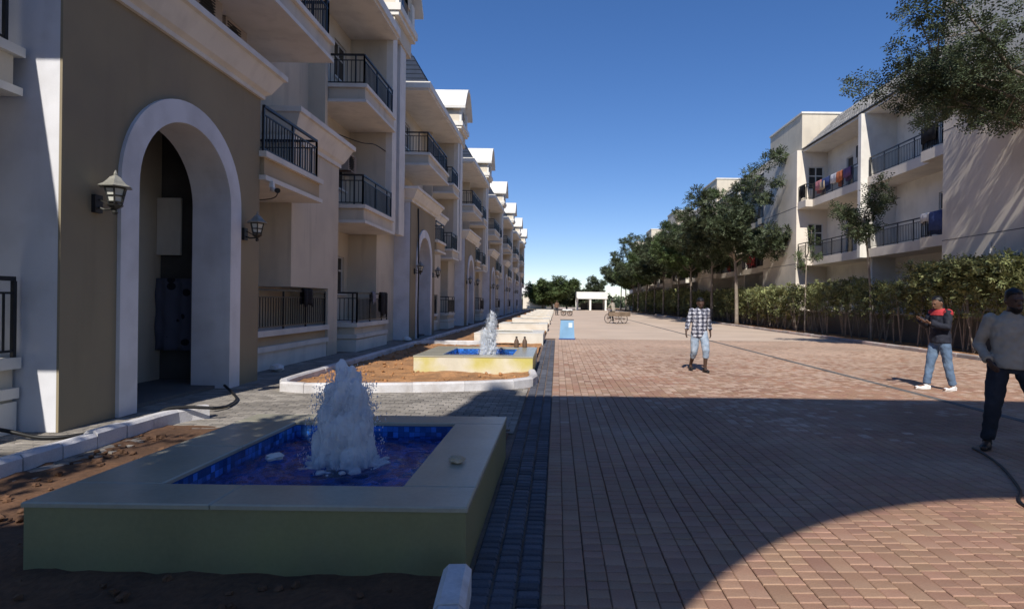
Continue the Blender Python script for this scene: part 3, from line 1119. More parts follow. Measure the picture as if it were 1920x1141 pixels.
def left_block(yp, S, label, portico=True, tower=True, a_end=None):
    root = empty('apartment_block', (-5.75, yp, 0), label, 'building', 'joined apartment blocks along the left side')
    k = (S - 4.5) / 11.7
    A0, A1 = yp + 4.5, yp + 4.5 + 2.7 * k
    P0, P1 = A1, yp + 4.5 + 5.7 * k
    B0, B1 = yp + 4.5 + 6.3 * k, yp + S - 2.2
    if not tower:
        B1 = yp + S - 0.02
    if not portico:
        B0 = yp + 0.3
    T0, T1 = B1, yp + S
    E = yp + S
    # openings in the main wall
    holes, wins = [], []

    def hole(y0, y1, z0, z1, kind):
        holes.append((y0, y1, z0, z1))
        wins.append((y0, y1, z0, z1, kind))
    bm = (B0 + B1) / 2
    for z in FL:
        hole(B0 + 0.25, B0 + 1.15, z + 0.02, z + 2.2, 'door')
        hole(bm + 0.1, bm + 1.2, z + 0.9, z + 2.15, 'win')
    if portico:
        hole(A0 + 0.35, A0 + 1.2, FL[0] + 0.02, FL[0] + 2.2, 'door')
        hole(A0 + 0.35, A0 + 1.2, FL[1] + 0.02, FL[1] + 2.2, 'door')
        hole(yp + 3.3, yp + 4.2, FL[2] + 0.02, FL[2] + 2.2, 'door')
        hole(A0 + 0.7, A0 + 1.7, FL[2] + 0.9, FL[2] + 2.1, 'win')
        holes.append((yp + 1.0, yp + 3.5, 0.0, 4.2))
    w = MB()
    wall_x(w, XW - 0.25, XW, yp, E, 0.0, 10.9, holes)
    w.build('wall', 'cream', root)
    for y0, y1, z0, z1, kind in wins:
        if kind == 'win':
            window(root, XW, 1, y0, y1, z0, z1, 2, 2)
        else:
            d = MB()
            d.box(XW - 0.14, XW - 0.1, y0, y1, z0, z1)
            o = d.build('door', 'brown_frame', root)
            MB().box(XW - 0.1, XW - 0.085, y0 + 0.14, y1 - 0.14, z0 + 0.9, z1 - 0.14).build('pane', 'dark_glass', o)
            f = MB()
            f.box(XW - 0.1, XW + 0.03, y0 - 0.06, y0, z0, z1 + 0.06).box(XW - 0.1, XW + 0.03, y1, y1 + 0.06, z0, z1 + 0.06)
            f.box(XW - 0.1, XW + 0.03, y0, y1, z1, z1 + 0.06)
            f.build('door_frame', 'white_trim', o)
    c = MB()
    c.box(-15, XW - 0.6, yp + 4.0, E, 0, 10.9)
    c.box(-15, XW - 0.6, yp, yp + 4.0, 4.6, 10.9)
    if not portico:
        c.box(-15, XW - 0.6, yp, yp + 4.0, 0, 4.6)
    c.build('rear_body', 'grey_wall', root)
    if portico:
        p = MB()
        xf = -5.75
        yc, r, zs = yp + 2.32, 1.12, 3.12
        arch_wall(p, xf - 0.03, xf, yp, yp + 4.5, 0.0, 5.45, yc, r + 0.3, zs)
        p.build('portico_front', 'tan', root)
        p = MB()
        arch_wall(p, xf - 0.3, xf - 0.03, yp, yp + 4.5, 0.0, 5.45, yc, r + 0.3, zs)
        p.build('portico_body', 'arch_white', root)
        MB().box(XW + 0.002, xf - 0.3, yp, yp + 0.3, 0, 5.45).build('portico_side', 'arch_white', root)
        MB().box(XW + 0.002, xf - 0.3, yp + 4.2, yp + 4.5, 0, 5.45).build('portico_side', 'arch_white', root)
        MB().box(XW + 0.002, xf - 0.3, yp + 0.3, yp + 4.2, 5.15, 5.45).build('portico_ceiling', 'cream', root)
        t = MB()
        arch_ring(t, xf - 0.62, xf + 0.05, yc, r, r + 0.33, zs, 0.0)
        t.build('arch_trim', 'arch_white', root)
        cn = MB()
        rect_loft(cn, XW + 0.004, xf, yp, yp + 4.5, [(0.0, 5.40), (0.06, 5.40), (0.06, 5.47), (0.14, 5.53), (0.30, 5.83), (0.36, 5.85), (0.36, 5.95), (-0.02, 5.98)])
        cn.build('cornice', 'white_trim', root)
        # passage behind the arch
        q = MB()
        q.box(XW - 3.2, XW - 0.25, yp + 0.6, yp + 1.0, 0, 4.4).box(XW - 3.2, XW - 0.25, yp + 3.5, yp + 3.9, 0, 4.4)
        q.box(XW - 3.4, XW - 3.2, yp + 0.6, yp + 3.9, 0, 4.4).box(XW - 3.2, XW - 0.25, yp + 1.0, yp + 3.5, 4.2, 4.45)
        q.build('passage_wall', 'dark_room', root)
        MB().box(XW + 0.01, xf - 0.64, yp + 4.14, yp + 4.198, 0.05, 5.14).build('passage_shade', 'dark_room', root)  # added dark sheet, imitates the shade inside the arch
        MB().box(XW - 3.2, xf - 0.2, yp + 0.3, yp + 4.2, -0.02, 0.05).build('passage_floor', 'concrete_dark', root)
        # low balcony base, first floor balcony and pier after the portico
        b = MB()
        b.box(XW, -6.42, A0, P1 - 0.7, 0, 0.78)
        o = b.build('terrace_base', 'ochre', root)
        m = MB()
        m.box(XW, -6.30, A0, P1 - 0.7, 0.74, FL[0]).box(XW, -6.32, A0, P1 - 0.7, 0.40, 0.52).box(XW, -6.38, A0, P1 - 0.7, 0.0, 0.40)
        m.build('moulding', 'white_trim', o)
        rl = MB()
        rail_run(rl, (-6.42, A0 + 0.05), (-6.42, P1 - 0.75), FL[0])
        rl.build('railing', 'iron', root)
        balcony(root, XW, -5.68, A0 + 0.03, A1 - 0.05, FL[1], near=False, ochre=True)
        s = MB()
        s.box(XW + .001, -6.35, P0, P1, 1.86, 5.45).box(XW + .001, -6.352, P1 - 0.7, P1 - 0.001, 0, 1.86)
        s.build('pier', 'cream', root)
        cn = MB()
        rect_loft(cn, XW + 0.003, -6.35, P0, P1, [(0.0, 5.35), (0.05, 5.35), (0.05, 5.45), (0.12, 5.52), (0.3, 5.9), (0.36, 5.92), (0.36, 6.04), (-0.02, 6.06)])
        cn.build('cornice', 'white_trim', root)
        balcony(root, XW, -5.70, yp + 2.7, P0 + 0.6, FL[2])
    # second bay: terrace and two balconies
    bx = 0.0 if portico else -0.2
    b = MB()
    b.box(XW, -6.05 + bx, B0, B1, 0, 0.78)
    o = b.build('terrace_base', 'cream', root)
    m = MB()
    m.box(XW, -5.95 + bx, B0 - 0.07, B1 + 0.002, 0.74, FL[0]).box(XW, -5.97 + bx, B0 - 0.05, B1 + 0.002, 0.40, 0.52).box(XW, -6.0 + bx, B0 - 0.02, B1 + 0.002, 0, 0.36)
    m.build('moulding', 'white_trim', o)
    rl = MB()
    rail_run(rl, (-6.0 + bx, B0 + 0.03), (-6.0 + bx, B1 - 0.05), FL[0])
    rail_run(rl, (XW, B0 + 0.03), (-6.0 + bx, B0 + 0.03), FL[0])
    rl.build('railing', 'iron', root)
    for z in FL[1:]:
        balcony(root, XW, -5.82 + 1.9 * bx, B0, B1 - 0.09, z, far=False)
    pt = MB()
    pt.box(XW, -6.9, B0 - 0.28, B0 - 0.09, 0, 10.75)
    pt.build('partition', 'cream', root)
    # eave, roof
    R0 = yp + 2.7 if portico else yp + 0.2
    RE = T0 if tower else E - 0.05
    ev = MB()
    ev.box(XW - 2, -5.72, R0, RE, 10.72, 10.8)
    ev.box(XW - 2, -5.64, R0 - 0.08, RE, 10.8, 11.08)
    ev.build('eave', 'white_trim', root)
    rf = MB()
    rf.add([(-5.78, R0 + 0.06, 11.08), (-5.78, RE, 11.08), (-12, RE, 11.08), (-12, R0 + 0.06, 11.08),
            (-6.75, R0 + 0.9, 12.75), (-6.75, RE, 12.75), (-12, RE, 12.75), (-12, R0 + 0.9, 12.75)],
           [(0, 1, 5, 4), (1, 2, 6, 5), (2, 3, 7, 6), (3, 0, 4, 7), (4, 5, 6, 7), (3, 2, 1, 0)])
    o = rf.build('roof', 'slate', root)
    st = MB()
    for i in range(1, 7):                 # slate courses
        t = i / 7
        x, z = -5.78 - 0.97 * t, 11.08 + 1.67 * t
        y = R0 + 0.06 + 0.84 * t
        st.box(x - 0.01, x + 0.03, y - 0.03, RE - 0.002, z - 0.02, z + 0.015)
        st.box(-9, x - 0.01, y - 0.03, y + 0.01, z - 0.02, z + 0.015)
    st.build('slate_course', 'slate', o)
    if tower:
        t = MB()
        t.box(XW, -6.40, T0, T1, 0.0, 4.4).box(XW, -6.12, T0, T1, 4.4, 11.0)
        t.build('stair_tower', 'cream', root)
        for a, bb in ((T0 + 0.02, T0 + 0.55), (T0 + 0.98, T0 + 1.75)):
            MB().box(-6.12, -5.9, a, bb, 4.0, 11.0).build('pilaster', 'white_trim', root)
        MB().box(-6.12, -6.05, T0 + 0.56, T0 + 0.97, 4.6, 10.9).build('glass_strip', 'blue_glass', root)
        d = MB()
        d.box(-10, -5.85, T0, T1 + 0.1, 11.0, 13.0)
        o = d.build('dormer', 'cream', root)
        tr = MB()
        tr.box(-10, -5.62, T0 - 0.12, T1 + 0.22, 11.75, 12.0).box(-10, -5.7, T0 - 0.06, T1 + 0.16, 11.6, 11.75)
        for y in (T0 + 0.02, T1 - 0.28):
            tr.box(-5.85, -5.72, y, y + 0.36, 12.0, 12.95)
        tr.build('moulding', 'white_trim', o)
        yc = (T0 + T1 + 0.1) / 2
        h = (T1 - T0 + 0.1) / 2 + 0.32
        out = [(-h, 12.86), (-h * 0.62, 13.62), (-h * 0.3, 14.08), (0, 14.25), (h * 0.3, 14.08), (h * 0.62, 13.62), (h, 12.86)]
        inn = [(-h + 0.02, 12.70), (-h * 0.6, 13.46), (-h * 0.28, 13.92), (0, 14.08), (h * 0.28, 13.92), (h * 0.6, 13.46), (h - 0.02, 12.70)]
        g = MB()
        for i in range(6):
            g.prism_x([(yc + inn[i][0], inn[i][1]), (yc + inn[i + 1][0], inn[i + 1][1]), (yc + out[i + 1][0], out[i + 1][1]), (yc + out[i][0], out[i][1])], -10, -5.45)
        g.build('gable_roof', 'white_trim', o)
        pd = MB()
        pd.prism_x([(yc + a * 0.93, z - 0.02) for a, z in inn], -6.2, -5.8)
        pd.build('pediment', 'cream', o)
        MB().box(-5.85, -5.80, yc - 0.4, yc + 0.4, 12.1, 12.9).build('window', 'dark_glass', o)
        MB().box(-8.2, -7.4, T0 - 0.03, T0, 12.15, 12.85).build('window', 'dark_glass', o)
    return root


YP = [6.78, 22.9] + [22.9 + 13.5 * k for k in range(1, 6)]
b1 = left_block(6.78, 16.12, 'nearest cream apartment block with the large tan arched portico')
b2 = left_block(22.9, 13.5, 'cream apartment block with the second arched portico along the left side')
for k, w in enumerate(('third', 'fourth', 'fifth', 'sixth', 'seventh')):
    copy_thing(b2, (-5.75, YP[2 + k], 0), w + ' cream apartment block with balconies and white gable along the left row')
left_block(3.2, 3.56, 'shaded balcony bay cut by the left edge, just before the tan portico', portico=False, tower=False)

# hanging quilt and pale boards on the passage wall of the first portico
qm = MB()
for i in range(12):
    for j in range(12):
        pass
nx, nz = 18, 16
vs, fs = [], []
for j in range(nz + 1):
    for i in range(nx + 1):
        x = -7.38 + 0.95 * i / nx
        z = 0.6 + 1.32 * j / nz
        vs.append((x, 10.77 + 0.03 * math.sin(i * 1.1) + 0.015 * math.sin(j * 0.9 + i), z))
for j in range(nz):
    for i in range(nx):
        a = j * (nx + 1) + i
        fs.append((a, a + 1, a + nx + 2, a + nx + 1))
qo = MB().add(vs, fs).build('quilt', 'spotted_quilt', smooth=True)
so = qo.modifiers.new('s', 'SOLIDIFY')
so.thickness = 0.03
tag(qo, 'dark spotted quilt hanging inside the nearest arched passage', 'quilt')
tag(MB().box(-7.39, -6.95, 10.80, 10.838, 2.35, 3.4).build('wall_board', 'white_trim'), 'pale board high on the wall inside the nearest arch', 'board')


# wall lanterns beside the arches
def lantern(x, y, z, label):
    root = empty('wall_lantern', (x, y, z), label, 'lantern', 'lanterns beside the arches')
    MB().box(x, x + 0.05, y - 0.06, y + 0.06, z - 0.11, z + 0.11).build('wall_plate', 'iron', root)
    cx = x + 0.25
    a = MB()
    a.tube([(x + 0.04, y, z - 0.04), (x + 0.12, y, z - 0.07), (cx, y, z - 0.06), (cx, y, z + 0.02)], [0.014] * 4, 6)
    a.tube([(x + 0.04, y, z + 0.06), (x + 0.12, y, z + 0.02), (cx - 0.04, y, z - 0.03)], [0.008] * 3, 5)
    a.lathe((cx, y, z), [(0.02, -0.13), (0.035, -0.10), (0.015, -0.07), (0.085, -0.025), (0.095, -0.01), (0.05, 0.0)], 6)
    a.build('bracket', 'lamp_metal', root)
    g = MB().lathe((cx, y, z), [(0.07, 0.02), (0.115, 0.20)], 6)
    gl = g.build('lamp_glass', 'lamp_glass', root)
    fr = MB()
    for i in range(6):
        t = math.pi / 3 * i
        fr.tube([(cx + 0.072 * math.cos(t), y + 0.072 * math.sin(t), z + 0.0), (cx + 0.119 * math.cos(t), y + 0.119 * math.sin(t), z + 0.21)], [0.012, 0.012], 4)
    for rr, zz in ((0.082, 0.025), (0.098, 0.10), (0.118, 0.195)):
        pts = [(cx + rr * math.cos(math.pi / 3 * i), y + rr * math.sin(math.pi / 3 * i), z + zz) for i in range(7)]
        fr.tube(pts, [0.009] * 7, 4)
    fr.build('lamp_frame', 'lamp_metal', root)
    rf = MB().lathe((cx, y, z), [(0.185, 0.205), (0.19, 0.215), (0.13, 0.25), (0.085, 0.30), (0.06, 0.335), (0.045, 0.34), (0.02, 0.36), (0.022, 0.375), (0.006, 0.42)], 6)
    rf.build('lamp_roof', 'lamp_roof', root)
    return root


l0 = lantern(-5.75, 7.28, 2.72, 'black wall lantern on the left of the nearest tan arch')
copy_thing(l0, (-5.75, 10.72, 2.74), 'black wall lantern on the right of the nearest tan arch')
for k, w in enumerate(('second', 'third', 'fourth', 'fifth', 'sixth')):
    copy_thing(l0, (-5.75, YP[1 + k] + 0.6, 2.72), 'black lantern left of the ' + w + ' arch along the left row')
    copy_thing(l0, (-5.75, YP[1 + k] + 4.05, 2.72), 'black lantern right of the ' + w + ' arch along the left row')


# air conditioner units above the first portico
def ac_unit(x, y, z, label):
    root = empty('air_conditioner', (x, y, z), label, 'air conditioner', 'air conditioners above the first portico')
    MB().box(x, x + 0.34, y, y + 0.82, z, z + 0.58).build('casing', 'ac_white', root)
    g = MB()
    for i in range(9):
        g.box(x + 0.34, x + 0.355, y + 0.06, y + 0.56, z + 0.05 + i * 0.055, z + 0.07 + i * 0.055)
    g.build('grille', 'iron', root)
    MB().prism_x([(y + 0.31 + 0.22 * math.cos(t * 0.5236), z + 0.28 + 0.22 * math.sin(t * 0.5236)) for t in range(12)], x + 0.34, x + 0.345).build('fan_opening', 'rubber', root)
    MB().box(x - 0.02, x + 0.4, y + 0.08, y + 0.12, z - 0.06, z).build('bracket', 'rust', root)
    MB().box(x - 0.02, x + 0.4, y + 0.7, y + 0.74, z - 0.06, z).build('bracket', 'rust', root)


ac_unit(-7.3, 12.2, 6.85, 'brownish air conditioner under the upper balcony, right one of two')
ac_unit(-7.1, 10.9, 6.85, 'brownish air conditioner above the portico cornice, left one of two')


# ================================================================== ENTRANCE GATE behind the camera (it casts the arched shadow)
def gate():
    root = empty('entrance_gate', (2.8, -2.4, 0), 'tall cream entrance gate whose arch shadow falls on the near pavement', 'gate')
    xc, r, zs, zt = 2.79, 3.44, 3.76, 10.95
    y0, y1 = -2.8, -2.0
    mb = MB()
    mb.box(-3.05, xc - r, y0, y1, 0, zt)
    mb.box(xc + r, 16.5, y0, y1, 0, zt)
    n = 48
    for i in range(n):
        a, b = math.pi * i / n, math.pi * (i + 1) / n
        xa, za = xc - r * math.cos(a), zs + r * math.sin(a)
        xb, zb = xc - r * math.cos(b), zs + r * math.sin(b)
        vs = [(xa, y0, za), (xb, y0, zb), (xb, y0, zt), (xa, y0, zt), (xa, y1, za), (xb, y1, zb), (xb, y1, zt), (xa, y1, zt)]
        mb.add(vs, [(0, 1, 2, 3), (7, 6, 5, 4), (0, 4, 5, 1), (1, 5, 6, 2), (2, 6, 7, 3), (3, 7, 4, 0)])
    mb.build('gate_wall', 'cream', root)
    c = MB()
    c.box(-3.12, 16.5, -2.88, -1.94, 10.95, 11.13)
    c.build('coping', 'white_trim', root)
    MB().lathe((-2.85, -2.4, 11.13), [(0.2, 0), (0.2, 0.1), (0.08, 0.16), (0.3, 0.4), (0.36, 0.62), (0.3, 0.84), (0.1, 1.0)], 16).build('ball_finial', 'white_trim', root, smooth=True)


gate()
# ================================================================== RIGHT APARTMENT ROW
XR, XF, XB = 17.5, 16.0, 15.5             # bay wall, balcony front, end block face
RF = (0.6, 4.5, 8.2)


def window_y(root, y, x0, x1, z0, z1):
    """window in a wall that looks towards -y"""
    fr = MB()
    w = 0.07
    ya, yb = y + 0.06, y + 0.12
    fr.box(x0, x0 + w, ya, yb, z0, z1).box(x1 - w, x1, ya, yb, z0, z1)
    fr.box(x0 + w, x1 - w, ya, yb, z1 - w, z1).box(x0 + w, x1 - w, ya, yb, z0, z0 + w)
    xm, zm = (x0 + x1) / 2, z0 + (z1 - z0) * 0.6
    fr.box(xm - w / 2, xm + w / 2, ya - .004, yb, z0 + w, z1 - w)
    fr.box(x0 + w, xm - w / 2, ya - .002, yb, zm - w / 2, zm + w / 2).box(xm + w / 2, x1 - w, ya - .002, yb, zm - w / 2, zm + w / 2)
    o = fr.build('window', 'window_frame', root)
    MB().box(x0 + 0.03, x1 - 0.03, y + 0.085, y + 0.1, z0 + 0.03, z1 - 0.03).build('pane', 'dark_glass', o)


def right_block(u, label, bays=14.5, blk=6.1):
    root = empty('apartment_block', (XF, u, 0), label, 'building', 'apartment blocks behind the trees on the right')
    e = u + bays
    holes, wins = [], []
    for z in RF:
        hz = 2.3
        for a, b, z0, kind in ((u + 0.5, u + 3.3, 0.25, 'win3'), (u + 9.3, u + 10.0, 0.1, 'slot'), (u + 11.2, u + 12.0, 0.1, 'slot')):
            holes.append((a, b, z + z0, z + hz))
            wins.append((a, b, z + z0, z + hz, kind))
    w = MB()
    wall_x(w, XR, XR + 0.25, u, e, 0, 11.5, holes)
    w.build('wall', 'white_trim', root)
    for a, b, z0, z1, kind in wins:
        window(root, XR, -1, a, b, z0, z1, 3 if kind == 'win3' else 1, 2, sill=False)
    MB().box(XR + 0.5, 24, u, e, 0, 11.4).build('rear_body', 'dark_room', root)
    for z in RF[1:]:
        m = MB()
        m.box(XF, XR, u, e, z - 0.45, z)
        m.box(XB + 0.1, XF, u, u + 1.6, z - 0.45, z)
        m.box(XB + 0.06, XF, e - 1.25, e, z - 0.45, z)
        m.build('balcony_slab', 'grey_wall', root)
        r = MB()
        rail_run(r, (XF + 0.05, u + 1.6), (XF + 0.05, u + 6.6), z, 1.0)
        rail_run(r, (XF + 0.05, u + 7.1), (XF + 0.05, e - 1.25), z, 1.0)
        rail_run(r, (XB + 0.15, u + 0.05), (XB + 0.15, u + 1.55), z, 1.0)
        rail_run(r, (XB + 0.15, u + 1.55), (XF + 0.05, u + 1.55), z, 1.0)
        rail_run(r, (XB + 0.12, e - 1.2), (XB + 0.12, e - 0.05), z, 1.0)
        rail_run(r, (XB + 0.12, e - 1.2), (XF + 0.05, e - 1.2), z, 1.0)
        r.build('railing', 'iron', root)
    MB().box(XF - 0.36, XR, u + 6.7, u + 7.0, 4.05, 11.5).build('divider_wall', 'white_trim', root)
    MB().box(XF + 0.3, XR, u + 6.72, u + 6.98, 0, 4.05).build('divider_wall', 'white_trim', root)
    ev = MB()
    ev.box(XF - 0.12, XR + 1, u, e, 11.5, 11.62)
    ev.build('eave', 'white_trim', root)
    g = MB()
    g.tube([(XF - 0.17, u, 11.66), (XF - 0.17, e, 11.66)], [0.055, 0.055], 6)
    g.build('gutter', 'iron', root)
    # pitched roof with single tile courses
    rf = MB()
    rf.prism_y([(XF - 0.12, 11.62), (XF + 2.2, 13.9), (24, 13.9), (24, 11.62)], u, e)
    o = rf.build('roof', 'roof_tile', root, rnd=[0.4] * len(rf.v))
    tl, rt = MB(), []
    for row in range(11):
        t = row / 11
        x0, z0 = XF - 0.15 + 2.3 * t, 11.66 + 2.25 * t
        y = u + (0.13 if row % 2 else 0)
        while y < e - 0.26:
            rr = random.random()
            tl.add([(x0, y, z0), (x0, y + 0.25, z0), (x0 + 0.3, y + 0.25, z0 + 0.235), (x0 + 0.3, y, z0 + 0.235),
                    (x0 + 0.02, y + 0.125, z0 + 0.07), (x0 + 0.31, y + 0.125, z0 + 0.29)],
                   [(0, 4, 5, 3), (4, 1, 2, 5), (0, 1, 4)])
            rt += [rr] * 6
            y += 0.26
    q = tl.build('roof_tiles', 'roof_tile', o, rnd=rt)
    q['kind'] = 'stuff'
    # end block
    b = MB()
    b.box(XB + 0.3, 24, e + 0.3, e + blk, 0, 11.6)
    b.box(XB, XB + 0.3, e, e + blk, 0, 11.6)
    # near side face with windows
    hs = [(16.25, 17.25, z + 0.85, z + 2.35) for z in RF]
    zs = [0]
    for h in hs:
        zs += [h[2], h[3]]
    zs.append(11.6)
    b.box(XB + 0.3, 16.25, e, e + 0.3, 0, 11.6).box(17.25, 22, e, e + 0.3, 0, 11.6)
    for i in range(0, len(zs) - 1, 2):
        b.box(16.25, 17.25, e, e + 0.3, zs[i], zs[i + 1])
    b.build('end_block', 'grey_wall', root)
    for h in hs:
        window_y(root, e, *h)
    g = MB()
    for z in (4.2, 7.9):
        g.box(XB - 0.004, XB + 0.1, e - 0.004, e + blk, z, z + 0.03)
    g.build('wall_groove', 'concrete_dark', root)
    p = MB()
    p.box(XB + 0.45, 22, e + 0.35, e + blk, 11.6, 14.1)
    o = p.build('parapet_block', 'cream', root)
    MB().box(XB + 0.38, 22.05, e + 0.28, e + blk + 0.05, 14.1, 14.22).build('parapet_cap', 'white_trim', o)
    return root


r1 = right_block(23.7, 'cream apartment block on the right with laundry on its upper balcony')
for k, w in enumerate(('second', 'third', 'fourth', 'fifth')):
    copy_thing(r1, (XF, 23.7 + 20.6 * (k + 1), 0), w + ' apartment block from the front behind the trees on the right')
nb = empty('apartment_block', (XB, 10, 0), 'large plain greyish end wall of the nearest right-hand building', 'building', 'apartment blocks behind the trees on the right')
MB().box(XB, 26, 8.0, 23.68, 0, 13.6).build('wall', 'grey_wall', nb)
g = MB()
for z in (4.2, 8.6):
    g.box(XB - 0.004, XB + 0.05, 8.0, 23.684, z, z + 0.03)
g.build('wall_groove', 'concrete_dark', nb)
MB().box(XB - 0.1, 26, 7.9, 23.75, 13.6, 13.8).build('parapet_cap', 'white_trim', nb)
pp = MB()
pp.tube([(XB - 0.03, 21.0, 3.0), (XB - 0.03, 21.0, 3.9)], [0.03, 0.03], 6)
pp.build('waste_pipe', 'plastic_white', nb)

bw = empty('boundary_wall', (14.7, 8, 0), 'low dark grey wall behind the hedge stems on the right', 'wall')
MB().box(14.6, 14.8, 6, 110, 0, 1.15).build('wall', 'concrete_dark', bw)
MB().box(14.56, 14.84, 6, 110, 1.15, 1.22).build('wall_cap', 'kerb_grey', bw)


def garment(x, y, ztop, w, h, mat, label, along='y', shape=None):
    """cloth folded over a rail: two hanging sides joined at the top"""
    n, m = 10, 8
    rr = random.Random(label)
    ph = rr.uniform(0, 6)
    vs, fs = [], []
    cols = []
    prof = [(-0.035, -h * rr.uniform(0.6, 0.9)), (-0.045, -h * 0.3), (-0.04, -0.04), (-0.025, 0.005), (0.0, 0.02), (0.025, 0.005), (0.04, -0.04), (0.05, -h * 0.4), (0.045, -h * 0.75), (0.05, -h)]
    for j, (o, z) in enumerate(prof):
        for i in range(n + 1):
            t = i / n
            wv = 0.018 * math.sin(t * 11 + ph + j * 0.25) * (1 if j not in (3, 4, 5) else 0.2)
            nar = 1.0 - (0.12 * abs(z) / h if shape == 'taper' else 0) + 0.02 * math.sin(j + ph)
            u = (t - 0.5) * w * nar
            dz = 0.03 * math.sin(t * 7 + ph) if j in (0, len(prof) - 1) else 0
            vs.append((x + o + wv, y + u, ztop + z + dz) if along == 'y' else (x + u, y + o + wv, ztop + z + dz))
    for j in range(len(prof) - 1):
        for i in range(n):
            a = j * (n + 1) + i
            fs.append((a, a + 1, a + n + 2, a + n + 1))
    o = MB().add(vs, fs).build('garment', mat, org=(x, y, ztop), smooth=True)
    s = o.modifiers.new('s', 'SOLIDIFY')
    s.thickness = 0.008
    return tag(o, label, 'laundry', 'laundry hung on the balconies')


zt2, zt1 = 8.2 + 1.0, 4.5 + 1.0
xr = XF + 0.05
garment(xr, 36.2, zt2, 0.8, 0.75, 'cloth_pink', 'pink cloth on the right-hand upper balcony rail')
garment(xr, 35.2, zt2, 0.9, 0.8, 'cloth_blue', 'dark blue cloth beside the pink one on the upper balcony')
garment(xr, 34.2, zt2, 0.8, 0.6, 'cloth_white', 'white cloth on the right-hand upper balcony rail')
garment(xr, 33.5, zt2, 0.7, 0.85, 'cloth_orange', 'orange cloth next to the white one on the upper balcony')
garment(xr, 35.7, zt2 - 0.12, 0.7, 0.85, 'cloth_beige', 'beige garment among the laundry of the upper balcony')
garment(XB + 0.12, 37.6, zt2, 0.7, 0.8, 'cloth_black', 'black garment at the far end of the upper right balcony')
garment(xr, 32.6, zt2, 0.8, 0.7, 'cloth_purple', 'dark purple cloth on the upper balcony next to the white column')
garment(XF + 0.35, 31.6, zt2 + 1.1, 1.3, 0.9, 'cloth_black', 'large black sheet hung high beside the white column')
garment(XB + 0.15, 24.8, zt2, 1.0, 0.9, 'cloth_black', 'black cloth on the upper balcony next to the plain wall')
garment(XB + 0.15, 25.0, zt1, 0.6, 0.45, 'cloth_white', 'small white towel on the lower balcony by the plain wall')
garment(XB + 0.15, 24.3, zt1, 0.9, 0.95, 'cloth_blue', 'dark blue cloth on the lower balcony by the plain wall')
for k, (yy, mt, nm) in enumerate(((48.2, 'cloth_red', 'red'), (49.4, 'cloth_red', 'deep red'), (50.8, 'cloth_grey', 'grey'), (53.5, 'cloth_black', 'black'), (55.0, 'cloth_red', 'crimson'))):
    garment(xr, yy, zt1, 0.9, 0.95, mt, nm + ' cloth on the lower balcony seen between the tree trunks')
garment(-6.4, 15.0, 0.87 + 0.94, 0.55, 0.42, 'cloth_black', 'black cloth over the ground floor railing beside the first pier')
garment(-5.97, 19.0, 0.87 + 0.93, 0.3, 0.35, 'cloth_grey', 'small grey cloth on the terrace railing left of the second portico')
garment(-5.97, 20.1, 0.87 + 0.93, 0.7, 0.75, 'cloth_black', 'dark cloth on the terrace railing before the second portico')


# ================================================================== TREES
def spray_quads(rng, centers, radii, per, length, lw, droop=0.25, leaflets=7):
    """compound leaves: short twigs of paired leaflets scattered in clumps"""
    C = np.repeat(centers, per, axis=0)
    Rr = np.repeat(radii, per)
    n = len(C)
    d = rng.normal(size=(n, 3))
    d /= np.linalg.norm(d, axis=1)[:, None]
    rad = rng.random(n) ** 0.5
    P = C + d * (rad * Rr)[:, None] * np.array([1, 1, 0.62])
    ax = d * 0.8 + rng.normal(size=(n, 3)) * 0.6
    ax[:, 2] -= droop
    ax /= np.linalg.norm(ax, axis=1)[:, None]
    side = np.cross(ax, np.array([0, 0, 1.0]) + rng.normal(size=(n, 3)) * 0.35)
    side /= (np.linalg.norm(side, axis=1)[:, None] + 1e-9)
    up = np.cross(side, ax)
    L = length * (0.7 + 0.6 * rng.random(n))
    tint = rng.random(n)
    out, rn = [], []
    for k in range(leaflets):
        t = (k + 0.6) / leaflets
        s = 1 if k % 2 else -1
        base = P + ax * (L * t)[:, None]
        ld = side * s * 0.85 + ax * 0.5 + up * rng.normal(0, 0.25, n)[:, None]
        ld /= np.linalg.norm(ld, axis=1)[:, None]
        wd = np.cross(ld, up)
        ll = (lw * 2.1 * (0.8 + 0.4 * rng.random(n)))[:, None]
        ww = (lw * 0.5)
        tip = base + ld * ll
        mid = base + ld * ll * 0.5
        q = np.stack([base, mid + wd * ww, tip, mid - wd * ww], axis=1)
        out.append(q)
        rn.append(np.clip(tint + rng.normal(0, 0.12, n), 0, 1))
    return np.concatenate(out), np.concatenate(rn)


